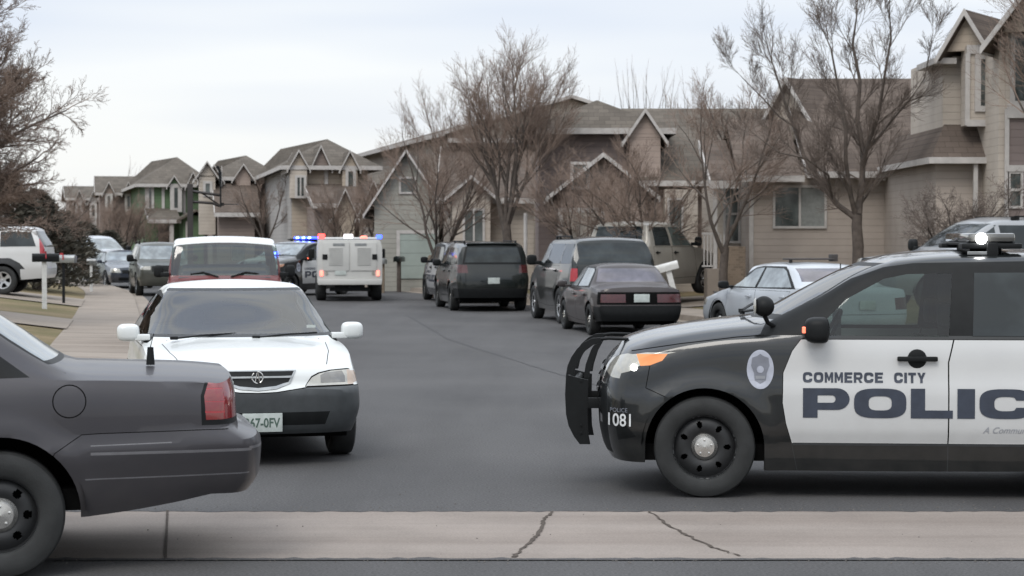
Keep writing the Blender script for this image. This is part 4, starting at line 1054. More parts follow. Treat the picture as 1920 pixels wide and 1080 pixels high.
# ============================================================ service truck with the flashing lights
def build_truck():
    root = thing('service_truck', 'white service truck seen from behind with flashing red and blue lights', 'truck')
    P = M['truck_white']; hw = .97
    bm = new(); bm_prism(bm, [(-hw,.54),(-hw,1.62),(-hw+.05,1.80),(-hw+.12,1.84),(hw-.12,1.84),(hw-.05,1.80),(hw,1.62),(hw,.54)], 'x', -2.9, -.3, .02); mesh_obj('service_box', bm, P, root, 40)
    for sd in (1, -1):
        bm = new(); y0, y1 = sorted((sd*.02, sd*.80)); bm_box(bm, -2.93, -2.90, y0, y1, .92, 1.76, .008); d = mesh_obj('rear_door', bm, P, root, 40)
        bm = new()
        for i in range(9): bm_box(bm, -2.955, -2.93, min(sd*.22, sd*.62), max(sd*.22, sd*.62), 1.10+i*.06, 1.125+i*.06)
        mesh_obj('louvre', bm, P, d)
        bm = new(); bm_box(bm, -2.95, -2.93, sd*.74-.075, sd*.74+.075, 1.25, 1.41, .008); mesh_obj('door_latch', bm, M['plastic'], d)
        bm = new(); bm_box(bm, -2.94, -2.905, min(sd*.15, sd*.5), max(sd*.15, sd*.5), 1.66, 1.74, .006); mesh_obj('door_decal', bm, M['dullchrome'], d)
        bm = new(); bm_box(bm, -2.93, -2.90, sd*.84-.045, sd*.84+.045, .76, .92, .01); mesh_obj('taillight', bm, M['orange_on'] if sd > 0 else M['orange_on'], root, 40)
        bm = new(); bm_lathe(bm, [(.001, -.03), (.05, -.03), (.055, 0)], 14, 'x', (-2.90, sd*.70, .84)); mesh_obj('reverse_light', bm, M['lens'], root)
    bm = new(); bm_box(bm, -3.05, -2.88, -.95, .95, .50, .66, .02); mesh_obj('rear_bumper', bm, M['truck_white'], root, 40)
    plate(root, -2.92, .28, .87, -1, None, .34, .16)
    bm = new(); bm_box(bm, -2.8, 2.6, -.45, .45, .42, .56); bm_box(bm, -2.75, -2.6, -.6, .6, .30, .42); bm_tube(bm, [(-2.95, 0, .42), (-2.6, 0, .42)], .035, 8); mesh_obj('chassis', bm, M['plastic'], root)
    bm = new(); bm_prism(bm, [(-.28,.5),(-.28,1.85),(-.15,1.92),(.9,1.90),(1.35,1.32),(2.55,1.22),(2.72,1.05),(2.72,.5)], 'y', -.93, .93, .04); cab = mesh_obj('cab', bm, P, root, 40)
    for sd in (1, -1):
        bm = new(); bm_prism(bm, [(-.1,1.32),(-.1,1.78),(.82,1.78),(1.2,1.32)], 'y', sd*.93-.004, sd*.93+.004); mesh_obj('cab_window', bm, M['dglass'], root)
        bm = new(); bm_box(bm, 1.0, 1.08, sd*1.12-.10, sd*1.12+.10, 1.25, 1.55, .02); mesh_obj('side_mirror', bm, M['plastic'], root, 40)
    bm = new(); bm_prism(bm, [(-.8,1.36),(-.72,1.84),(.72,1.84),(.8,1.36)], 'x', 1.10, 1.13); o = mesh_obj('windshield', bm, M['dglass'], root)
    bm = new(); bm_box(bm, -2.86, -2.70, -.95, .95, 1.845, 1.88, .01); lb = mesh_obj('light_bar', bm, M['dullchrome'], root)
    for nm, y0, y1, z0, z1, m in (('red_strobe', .74, .94, 1.87, 2.02, 'red_on'), ('white_lamp', -.10, .18, 1.88, 2.01, 'white_on'), ('red_lamp', -.52, -.32, 1.87, 1.96, 'orange_on'), ('blue_strobe', -.96, -.80, 1.87, 1.99, 'blue_on')):
        bm = new(); bm_box(bm, -2.84, -2.74, y0, y1, z0, z1, .03); mesh_obj(nm, bm, M[m], lb, 50)
    for x in (1.75, -1.7):
        for sd in (1, -1):
            make_wheel(root, x, sd*.84, .38, .30, .215, 'steel', sd, 28)
    return root
truck = build_truck(); place(truck, -2.95, 0, W(656, 60.5), 60.5, R(90+6))

# ============================================================ the cars parked along the right kerb
blk = thing('black_sedan', 'old boxy dark sedan with wide dark red tail lamps behind the tall black utility', 'car', group='cars parked along the right kerb')
build_sedan(blk, 'oldblack', dict(L=4.65, Wd=1.72, H=1.40, wb=2.72, deck=.99, hood=.93, boxy=True, wr=.31), 'sglass', 'pglass', 'steel', 'strip', .7)
place(blk, -2.3, 0, W(1203, 38.8), 38.8, R(90+9))
exp_ = thing('black_suv', 'tall black sport utility with roof rails just ahead of the old boxy sedan', 'car', group='cars parked along the right kerb')
build_suv(exp_, 'green_black', dict(L=5.2, Wd=2.02, H=1.93, wb=3.02, belt=1.28, hood=1.24, wr=.40), 'dglass', 'alloy5', .6)
place(exp_, -2.6, 0, W(1150, 44.0), 44.0, R(90+10))
dk = thing('dark_suv', 'dark sport utility with a rear spoiler parked ahead of the tall black utility', 'car', group='cars parked along the right kerb')
dc, dob = build_explorer(dk, False, 'green_black', False)
bm = new(); bm_box(bm, -2.36, -2.05, -.66, .66, 1.735, 1.775, .012); mesh_obj('spoiler', bm, M['green_black'], dk, 40)
plate(dk, -2.625, 0, .80, -1)
place(dk, -2.62, 0, W(926, 52.0), 52.0, R(90+9))
slv = thing('silver_sedan', 'silver sedan with a dark roof bar behind the nose of the foreground police utility', 'car', group='cars parked along the right kerb')
sc_, sob = build_sedan(slv, 'silver_paint', dict(L=4.95, Wd=1.86, H=1.46, wb=2.9, deck=1.08, hood=1.0, wr=.34), 'sglass', 'pglass', 'steel', 'corner', .7)
bm = new(); bm_box(bm, -.45, -.20, -.52, .42, 1.50, 1.53, .01); bm_box(bm, -.42, -.24, -.60, -.50, 1.47, 1.60, .01); bm_box(bm, -.36, -.3, .3, .34, 1.44, 1.51)
mesh_obj('roof_bar', bm, M['brownmetal'], slv, 40)
bm = new(); bm_tube(bm, [(-1.75, .1, 1.06), (-1.76, .1, 1.35)], .006, 5); bm_tube(bm, [(-1.76, .1, 1.35), (-1.76, .1, 1.45)], .012, 6); mesh_obj('antenna', bm, M['plastic'], slv)
place(slv, 1.45, .93, W(1345, 38.2), 38.2, R(90+20))
# second marked police utility ahead of the dark one
def copy_police(label, lx, X, D, rz, lights=None):
    c = copy_tree(police); c['label'] = label
    return c
p2 = thing('police_suv', 'police utility whose white door just shows ahead of the dark utility with spoiler', 'police car', group='police utilities')
c2, ob2 = build_explorer(p2, True, 'black_paint', False); police_kit(p2, c2, ob2, 'blue', False); explorer_lettering(p2, c2, ob2, 1); explorer_lettering(p2, c2, ob2, -1)
p3 = copy_tree(p2); p3['label'] = 'police utility with blue roof lights flashing, left of the white service truck'
for k in kids(p2):
    if k.name.startswith('light_bar'): 
        for q in kids(k): bpy.data.objects.remove(q)
        bpy.data.objects.remove(k)
place(p2, -2.6, 0, W(893, 58.5), 58.5, R(90+10))
place(p3, 0, 0, W(552, 67.5), 67.5, R(-90-32))
bm = new(); bm_box(bm, 0.98, 1.02, -.1, .1, 1.34, 1.45, .02); mesh_obj('dash_strobe', bm, M['blue_on'], p3, 50)
bm = new(); bm_box(bm, 1.015, 1.03, -.035, .035, 1.36, 1.43, .01); mesh_obj('strobe_core', bm, M['blue_core'], p3, 50)

# ============================================================ left side
ws_ = thing('white_suv', 'white sport utility with dark side glass on the raised driveway at the left edge', 'car')
wc_, wob_ = build_suv(ws_, 'white_paint', dict(L=4.85, Wd=1.95, H=1.80, wb=2.75, belt=1.20, hood=1.16, wr=.37), 'dglass', 'alloy5', .7, 'tall', False, True, 'brightred', None, True)
ws_.location.z = .42; place(ws_, -1.375, .97, W(4, 53), 53, R(184))
ol = thing('olive_suv', 'dark olive sport utility facing us, just beyond the old maroon utility', 'car', group='cars parked along the left kerb')
build_suv(ol, 'olive_black', dict(L=4.6, Wd=1.85, H=1.76, wb=2.65, belt=1.12, hood=1.12, wr=.36), 'sglass', 'alloy5', .45, 'mid', True)
place(ol, 2.2, 0, W(312, 66), 66, R(-90+15))
bl = thing('blue_sedan', 'dark navy sedan facing us beside the end of the pavement', 'car', group='cars parked along the left kerb')
build_sedan(bl, 'navy_paint', dict(L=4.7, Wd=1.82, H=1.44, wb=2.75), 'sglass', 'sglass', 'alloy5', 'corner', .4)
place(bl, 2.3, 0, W(250, 76), 76, R(-90+22))
gs = thing('pale_sedan', 'pale greenish white sedan standing side-on in a driveway behind the grey mailbox', 'car')
build_sedan(gs, 'lgreen_paint', dict(L=4.7, Wd=1.8, H=1.42, wb=2.7), 'gglass', 'sglass', 'steel', 'corner', .4)
gs.location.z = .12; place(gs, 0, 0, W(152, 80), 80, R(-32))
sv = thing('silver_van', 'silver minivan parked beyond the pale sedan under the dark evergreens', 'car')
build_suv(sv, 'silver_paint', dict(L=4.9, Wd=1.95, H=1.80, wb=2.9, belt=1.1, hood=1.1, rake=.9, wr=.34), 'sglass', 'alloy5', .4, 'tall', False)
sv.location.z = .2; place(sv, 0, 0, W(184, 95), 95, R(-50))
# grey utility in the driveway, right
gr = thing('grey_suv', 'grey sport utility with roof rails in the driveway behind the foreground police light bar', 'car')
build_suv(gr, 'greysilver', dict(L=4.7, Wd=1.9, H=1.80, wb=2.7, belt=1.15, hood=1.15, rake=.85, wr=.36), 'dglass', 'alloy5', .7, 'tall', True)
gr.location.z = .50; place(gr, .25, .6, W(1838, 38.5), 38.5, R(196))
# beige crew-cab pickup
def build_pickup():
    root = thing('pickup_truck', 'beige crew-cab pickup in the driveway behind the leaning white mailbox', 'truck')
    sp, (cowl, rf, xf, xr, hw, ws) = suv_spec(L=5.6, Wd=1.95, H=1.88, wb=3.5, belt=1.22, hood=1.22, wr=.39, rake=.6)
    sp['top'] = [(xr+.2,1.25),(-1.10,1.25),(-1.02,1.45),(-.92,1.80),(-.75,1.87),(rf-.3,1.88),(rf,1.83),((rf+cowl)/2,1.58),(cowl,1.28),(cowl+.2,1.22),(xf-.2,1.10)]
    sp['belt'] = [(xr+.2,1.23),(cowl,1.21),(xf-.6,1.10),(xf-.2,1.02)]; sp['crown'] = [(-2,.01),(-1.0,.01),(-.8,.06),(1.5,.06)]
    sp['Rz'] = [(.4,xr+.06),(.6,xr),(.8,xr+.03),(1.25,xr+.04)]
    c = Car(sp, .6); c.arches(); P = M['beige_paint']
    c.cut('rglass', 'side', [(-.78,1.26),(-.72,1.72),(.0,1.73),(.0,1.26)]); c.cut('fglass', 'side', [(.12,1.26),(.12,1.73),(rf-.05,1.73),(cowl-.25,1.26)])
    c.panel('rdoor', 'side', [(-.86,.45),(-.86,1.23),(.06,1.23),(.06,.42)], .008); c.panel('fdoor', 'side', [(.06,.42),(.06,1.23),(cowl-.1,1.23),(cowl-.02,.45)], .008)
    c.cut('ws', 'wind', [(-.80,1.32),(-.72,1.76),(.72,1.76),(.80,1.32)], lambda p: p.x > .3)
    c.cut('bs', 'rear', [(-.70,1.32),(-.66,1.74),(.66,1.74),(.70,1.32)])
    c.sym('tail', 'rearcap', [(hw*.86,.8),(hw*.86,1.18),(hw,1.18),(hw,.8)]); c.cut('lens', 'side', [(xf+.1,.86),(xf+.1,1.0),(xf-.22,1.0),(xf-.2,.88)])
    ob = c.finish(root, {'body': ('body', P), 'rglass': ('door_window', M['dglass'], True, 'rdoor'), 'fglass': ('door_window', M['gglass'], True, 'fdoor'), 'rdoor': ('rear_door', P, True), 'fdoor': ('front_door', P, True),
        'ws': ('windshield', M['gglass']), 'bs': ('rear_window', M['dglass']), 'tail': ('taillight', M['darkred_lens'], True), 'lens': ('headlight', M['lens'], True)})
    wheels4(root, c, hw, .24, .23, 'alloy5', 28); floor_pan(root, xr+.3, xf-.3, hw-.15, .4, .15)
    for sd in (1, -1): handle(-.70, 1.08, c, ob[('rdoor', sd)], M['plastic'], sd, .09); handle(.22, 1.08, c, ob[('fdoor', sd)], M['plastic'], sd, .09)
    mirror_pair(root, cowl-.2, hw+.13, 1.36, M['plastic'], .06, .1, .12)
    return root
pk = build_pickup(); pk.location.z = .45; place(pk, .06, -.97, W(1262, 51.5), 51.5, R(56))
# ============================================================ ground, road, kerbs
LK = pch([(14,-3.0),(17,-3.35),(37,-6.75),(52,-9.6),(68,-12.9),(85,-18),(100,-25),(120,-38),(150,-62)])
RK = pch([(14,15.0),(20,11.2),(27,9.1),(35,7.2),(46,4.1),(52,2.4),(60,0.0),(71,-3.3),(85,-8.2),(100,-15),(120,-28),(150,-52)])
def strip(name, f0, f1, d0, d1, z0, z1, mat, n=70, parent=None):
    vs = []; fs = []
    for i in range(n+1):
        D = d0+(d1-d0)*i/n; vs += [(f0(D), D, z0), (f1(D), D, z1)]
    for i in range(n): a = 2*i; fs.append((a, a+1, a+3, a+2))
    o = pyd(name, vs, fs, mat, parent); return o
def asphalt():
    m, nt, b = _mat('worn_asphalt')
    n = _noise(nt, .35, 6); n2 = _noise(nt, 55, 5); n3 = _noise(nt, .8, 5, stretch=(1., .12, 1))
    r = _ramp(nt, n.outputs['Fac'], [(.3, (.064,.063,.064)), (.7, (.084,.082,.082))])
    r2 = _ramp(nt, n2.outputs['Fac'], [(.3, g(.62)), (.7, g(1.38))]); r3 = _ramp(nt, n3.outputs['Fac'], [(.38, g(.86)), (.55, g(1.03))])
    m1 = nt.nodes.new('ShaderNodeMix'); m1.data_type = 'RGBA'; m1.blend_type = 'MULTIPLY'; m1.inputs[0].default_value = 1
    m2 = nt.nodes.new('ShaderNodeMix'); m2.data_type = 'RGBA'; m2.blend_type = 'MULTIPLY'; m2.inputs[0].default_value = 1
    nt.links.new(r.outputs[0], m1.inputs[6]); nt.links.new(r2.outputs[0], m1.inputs[7]); nt.links.new(m1.outputs[2], m2.inputs[6]); nt.links.new(r3.outputs[0], m2.inputs[7])
    nt.links.new(m2.outputs[2], b.inputs['Base Color']); b.inputs['Roughness'].default_value = .85; b.inputs['Specular IOR Level'].default_value = .25
    bp = nt.nodes.new('ShaderNodeBump'); bp.inputs['Strength'].default_value = .5; bp.inputs['Distance'].default_value = .006
    nt.links.new(n2.outputs['Fac'], bp.inputs['Height']); nt.links.new(bp.outputs[0], b.inputs['Normal']); return m
def concrete(name, col, sc=1.2):
    m, nt, b = _mat(name)
    n = _noise(nt, sc, 8); n2 = _noise(nt, .5, 5, stretch=(.25, 4, 1)); n3 = _noise(nt, 70, 3)
    r = _ramp(nt, n.outputs['Fac'], [(.3, tuple(c*.88 for c in col)), (.7, tuple(c*1.08 for c in col))]); r2 = _ramp(nt, n2.outputs['Fac'], [(.35, (.86,.84,.83)), (.6, g(1.04))]); r3 = _ramp(nt, n3.outputs['Fac'], [(.35, g(.9)), (.65, g(1.08))])
    prev = r.outputs[0]
    for q in (r2, r3):
        m1 = nt.nodes.new('ShaderNodeMix'); m1.data_type = 'RGBA'; m1.blend_type = 'MULTIPLY'; m1.inputs[0].default_value = 1
        nt.links.new(prev, m1.inputs[6]); nt.links.new(q.outputs[0], m1.inputs[7]); prev = m1.outputs[2]
    nt.links.new(prev, b.inputs['Base Color']); b.inputs['Roughness'].default_value = .9; b.inputs['Specular IOR Level'].default_value = .2; return m
M['asphalt'] = asphalt(); M['concrete'] = concrete('pinkish_concrete', (.245,.214,.190)); M['walk'] = concrete('pavement_concrete', (.27,.235,.20), .8)
M['crack'] = simple('crack_dirt', (.085,.072,.062), .95, spec=.1)
def lawn_mat():
    m, nt, b = _mat('dry_winter_grass')
    n = _noise(nt, .5, 8); n2 = _noise(nt, 30, 5)
    r = _ramp(nt, n.outputs['Fac'], [(.35, (.125,.115,.060)), (.5, (.175,.142,.085)), (.68, (.235,.185,.115))]); r2 = _ramp(nt, n2.outputs['Fac'], [(.3, g(.7)), (.7, g(1.25))])
    m1 = nt.nodes.new('ShaderNodeMix'); m1.data_type = 'RGBA'; m1.blend_type = 'MULTIPLY'; m1.inputs[0].default_value = 1
    nt.links.new(r.outputs[0], m1.inputs[6]); nt.links.new(r2.outputs[0], m1.inputs[7]); nt.links.new(m1.outputs[2], b.inputs['Base Color']); b.inputs['Roughness'].default_value = 1
    b.inputs['Specular IOR Level'].default_value = .1; return m
M['lawn'] = lawn_mat(); M['earth'] = rough_mat('distant_ground', (.14,.12,.09), .2, .05, 1)
struct(pyd('ground', [(-1500,-200,-.03),(1500,-200,-.03),(1500,2500,-.03),(-1500,2500,-.03)], [(0,1,2,3)], M['earth']))
# cross street in front and the side street between the kerbs
vs = [(-80,-12,0),(80,-12,0),(80,14.3,0),(-80,14.3,0)]; fs = [(0,1,2,3)]; n = 80
for i in range(n+1):
    D = 14.3+(150-14.3)*i/n; k = len(vs); vs += [(LK(D)-.02, D, 0), (RK(D)+.02, D, 0)]
    if i: fs.append((k-2, k-1, k+1, k))
struct(pyd('road', vs, fs, M['asphalt']))
# concrete cross pan with joints and cracks
PN, PF = 11.93, 14.02
pan = struct(pyd('gutter_pan', [(-60,PN,.004),(60,PN,.004),(60,13.0,-.001+.0045),(-60,13.0,.0035),(60,PF,.004),(-60,PF,.004)], [(0,1,2,3),(3,2,4,5)], M['concrete']))
def ribbon(name, pts, wd, z, parent, mat='crack', seed=1):
    rnd = random.Random(seed); fine = []
    for (x0, y0), (x1, y1) in zip(pts, pts[1:]):
        for i in range(8):
            t = i/8; fine.append((x0+(x1-x0)*t+rnd.uniform(-.012,.012), y0+(y1-y0)*t+rnd.uniform(-.02,.02)))
    fine.append(pts[-1]); vs = []; fs = []
    for i, (x, y) in enumerate(fine):
        a = wd*rnd.uniform(.5, 1.3)/2; vs += [(x-a, y, z), (x+a, y, z)]
        if i: k = 2*i; fs.append((k-2, k-1, k+1, k))
    return pyd(name, vs, fs, M[mat], parent)
def gp(px, py): D = F_PX*CAM_H/(py-HORIZ); return (W(px, D), D)
ribbon('crack', [gp(965,1049), gp(975,1035), gp(1000,1015), gp(1012,1000), gp(1018,980), gp(1035,962)], .026, .009, pan, seed=3)
ribbon('crack', [gp(1388,1047), gp(1340,1030), gp(1290,1008), gp(1250,985), gp(1218,962)], .020, .009, pan, seed=5)
for px in (308,):
    a = gp(px, 1051); b = gp(px+4, 960); pyd('joint', [(a[0]-.008,a[1],.009),(a[0]+.008,a[1],.009),(b[0]+.008,b[1],.009),(b[0]-.008,b[1],.009)], [(0,1,2,3)], M['crack'], pan)
# ragged tar edge along both sides of the pan
rnd = random.Random(9)
for (y, up) in ((PN, -1), (PF, 1)):
    vs = []; fs = []; n = 260
    for i in range(n+1):
        x = -8+16*i/n; vs += [(x, y+up*.05, .0062), (x, y-up*(.008+rnd.random()**3*.05), .0062)]
        if i: k = 2*i; fs.append((k-2, k-1, k+1, k) if up > 0 else (k, k+1, k-1, k-2))
    pyd('tar_edge', vs, fs, M['asphalt'], pan)
# gutters, kerbs, pavements, lawns
for side, K, s in (('left', LK, -1), ('right', RK, 1)):
    d0 = 17 if s < 0 else 22
    o = lambda a: (lambda D: K(D)+s*a)
    struct(strip('gutter', o(-.40), o(0), d0, 140, .004, .004, M['walk']))
    struct(strip('kerb', o(0), o(.03), d0, 140, .004, .13, M['walk']))
    struct(strip('pavement', o(.03), o(1.50), d0, 140, .13, .16, M['walk'], 110))
    struct(strip('lawn', o(1.50), o(3.6 if s < 0 else 6.5), d0, 140, .15, .40 if s < 0 else .45, M['lawn']))
    struct(strip('lawn', o(3.6 if s < 0 else 6.5), o(60), d0, 140, .40 if s < 0 else .45, .5, M['lawn']))
    # expansion joints
    pv = []; pf = []
    for i in range(60):
        D = d0+i*1.55; k = len(pv); pv += [(K(D)+s*.05, D, .139), (K(D)+s*1.48, D, .168), (K(D)+s*1.48, D+.02, .168), (K(D)+s*.05, D+.02, .139)]; pf.append((k, k+1, k+2, k+3))
    struct(pyd('pavement_joints', pv, pf, M['crack']))
# driveways crossing the lawns
def driveway(D0, D1, K, s, dep, z0=.17, z1=.47, mid=None):
    m_ = 2.1 if s < 0 else 5.0
    vs = [(K(D0)+s*1.45, D0, .175), (K(D1)+s*1.45, D1, .175), (K(D1)+s*(1.5+m_), D1, (.41 if s < 0 else .46)+.012), (K(D0)+s*(1.5+m_), D0, (.41 if s < 0 else .46)+.012), (K(D1)+s*dep, D1, .515), (K(D0)+s*dep, D0, .515)]
    return struct(pyd('driveway', vs, [(0,1,2,3),(3,2,4,5)], M['walk']))
driveway(38.5, 43, LK, -1, 14); driveway(51, 57, LK, -1, 14); driveway(74, 80, LK, -1, 16)
driveway(50.5, 55.5, RK, 1, 12); driveway(34, 40, RK, 1, 14); driveway(66, 71, RK, 1, 12)

# sealed cracks, a patch and grit on the asphalt
road = [o for o in bpy.data.objects if o.name == 'road'][0]
M['tar'] = rough_mat('crack_sealant', (.05,.049,.05), .2, 5, .8); M['patch'] = rough_mat('asphalt_patch', (.068,.066,.068), .2, 3, .9, .4, 60)
for i, pts in enumerate(([(1.1,26),(.3,30),(-1.2,38),(-2.6,50)], [(-4.6,34),(-1.8,35.2),(1.2,34.8)], [(-3,46),(-1,46.5),(1.5,46)])):
    ribbon('sealed_crack', pts, .035 if i else .045, .003, road, 'tar', 20+i)
rnd = random.Random(5); vs = []; fs = []
for i in range(700):
    if i < 660: x = rnd.uniform(-4.5, 6); y = (PF+abs(rnd.gauss(0,.16))) if i % 2 else (PN-abs(rnd.gauss(0,.08)))
    else: x = rnd.uniform(-3, 3); y = rnd.uniform(12, 15.5)
    r_ = rnd.uniform(.002, .006); k = len(vs)
    vs += [(x-r_,y-r_*.8,.004),(x+r_,y-r_,.004),(x+r_*.8,y+r_,.004),(x-r_,y+r_,.004),(x,y,.004+r_*1.3)]; fs += [(k,k+1,k+4),(k+1,k+2,k+4),(k+2,k+3,k+4),(k+3,k,k+4)]
o = pyd('gravel_grit', vs, fs, rough_mat('road_grit', (.11,.10,.09), .4, 30, .95)); tag(o, 'loose grit gathered along both edges of the concrete gutter pan', 'grit', None, 'stuff')
# ============================================================ houses
def siding(name, col, pitch=.17, dark=.72, vary=.10):
    m, nt, b = _mat(name)
    tc = nt.nodes.new('ShaderNodeTexCoord'); sp = nt.nodes.new('ShaderNodeSeparateXYZ'); nt.links.new(tc.outputs['Object'], sp.inputs[0])
    dv = nt.nodes.new('ShaderNodeMath'); dv.operation = 'DIVIDE'; dv.inputs[1].default_value = pitch; nt.links.new(sp.outputs['Z'], dv.inputs[0])
    fr = nt.nodes.new('ShaderNodeMath'); fr.operation = 'FRACT'; nt.links.new(dv.outputs[0], fr.inputs[0])
    n = _noise(nt, 1.3, 6); r = _ramp(nt, n.outputs['Fac'], [(.3, tuple(c*(1-vary) for c in col)), (.7, tuple(c*(1+vary) for c in col))])
    gr = _ramp(nt, fr.outputs[0], [(.0, g(dark)), (.10, g(1.)), (1., g(1.))])
    mx = nt.nodes.new('ShaderNodeMix'); mx.data_type = 'RGBA'; mx.blend_type = 'MULTIPLY'; mx.inputs[0].default_value = 1
    nt.links.new(r.outputs[0], mx.inputs[6]); nt.links.new(gr.outputs[0], mx.inputs[7]); nt.links.new(mx.outputs[2], b.inputs['Base Color'])
    bp = nt.nodes.new('ShaderNodeBump'); bp.inputs['Strength'].default_value = 1; bp.inputs['Distance'].default_value = .02; bp.invert = True
    nt.links.new(fr.outputs[0], bp.inputs['Height']); nt.links.new(bp.outputs[0], b.inputs['Normal'])
    b.inputs['Roughness'].default_value = .75; b.inputs['Specular IOR Level'].default_value = .25; return m
def shingle(name, col):
    m, nt, b = _mat(name)
    tc = nt.nodes.new('ShaderNodeTexCoord'); br = nt.nodes.new('ShaderNodeTexBrick'); br.inputs['Scale'].default_value = 3.2
    mp = nt.nodes.new('ShaderNodeMapping'); mp.inputs['Rotation'].default_value = (R(90), 0, 0); nt.links.new(tc.outputs['Object'], mp.inputs[0]); nt.links.new(mp.outputs[0], br.inputs['Vector'])
    c0 = tuple(c*.85 for c in col); c1 = tuple(c*1.12 for c in col)
    br.inputs['Color1'].default_value = (*c0, 1); br.inputs['Color2'].default_value = (*c1, 1); br.inputs['Mortar'].default_value = (*[c*.6 for c in col], 1)
    br.inputs['Mortar Size'].default_value = .02; br.inputs['Brick Width'].default_value = 1.; br.inputs['Row Height'].default_value = .42
    n = _noise(nt, 1.1, 8, rough=.65); r = _ramp(nt, n.outputs['Fac'], [(.3, g(.82)), (.7, g(1.15))])
    mx = nt.nodes.new('ShaderNodeMix'); mx.data_type = 'RGBA'; mx.blend_type = 'MULTIPLY'; mx.inputs[0].default_value = 1
    nt.links.new(br.outputs['Color'], mx.inputs[6]); nt.links.new(r.outputs[0], mx.inputs[7]); nt.links.new(mx.outputs[2], b.inputs['Base Color']); b.inputs['Roughness'].default_value = .95
    b.inputs['Specular IOR Level'].default_value = .15; return m
def bricks(name, col):
    m, nt, b = _mat(name)
    tc = nt.nodes.new('ShaderNodeTexCoord'); br = nt.nodes.new('ShaderNodeTexBrick'); br.inputs['Scale'].default_value = 4.
    mp = nt.nodes.new('ShaderNodeMapping'); mp.inputs['Rotation'].default_value = (R(90), 0, 0); nt.links.new(tc.outputs['Object'], mp.inputs[0]); nt.links.new(mp.outputs[0], br.inputs['Vector'])
    br.inputs['Color1'].default_value = (*[c*.8 for c in col], 1); br.inputs['Color2'].default_value = (*[c*1.2 for c in col], 1); br.inputs['Mortar'].default_value = (*[c*1.25 for c in col], 1)
    nt.links.new(br.outputs['Color'], b.inputs['Base Color']); b.inputs['Roughness'].default_value = .9; return m
S_ = {'beige': siding('beige_siding', (.335,.292,.255)), 'tan': siding('tan_siding', (.36,.305,.245)), 'pink': siding('pinkish_siding', (.31,.25,.215)), 'green': siding('green_siding', (.10,.155,.085)),
      'grey': siding('grey_siding', (.33,.315,.30)), 'cream': siding('cream_siding', (.40,.355,.305)), 'mauve': siding('mauve_siding', (.19,.155,.145)), 'brownred': siding('brown_siding', (.21,.17,.15)), 'teal': siding('teal_siding', (.27,.265,.235))}
RF = shingle('brown_shingles', (.110,.088,.074)); RF2 = shingle('grey_brown_shingles', (.115,.100,.084)); BR = bricks('brown_brick', (.20,.155,.115))
WIN = dark_glass('house_window_glass', (.04,.048,.046), .1, .8); WINB = simple('window_blind', (.20,.21,.20), .7); GAR = siding('garage_door_panels', (.27,.31,.285), .45, .8)
GARW = siding('cream_garage_panels', (.36,.33,.29), .45, .8)
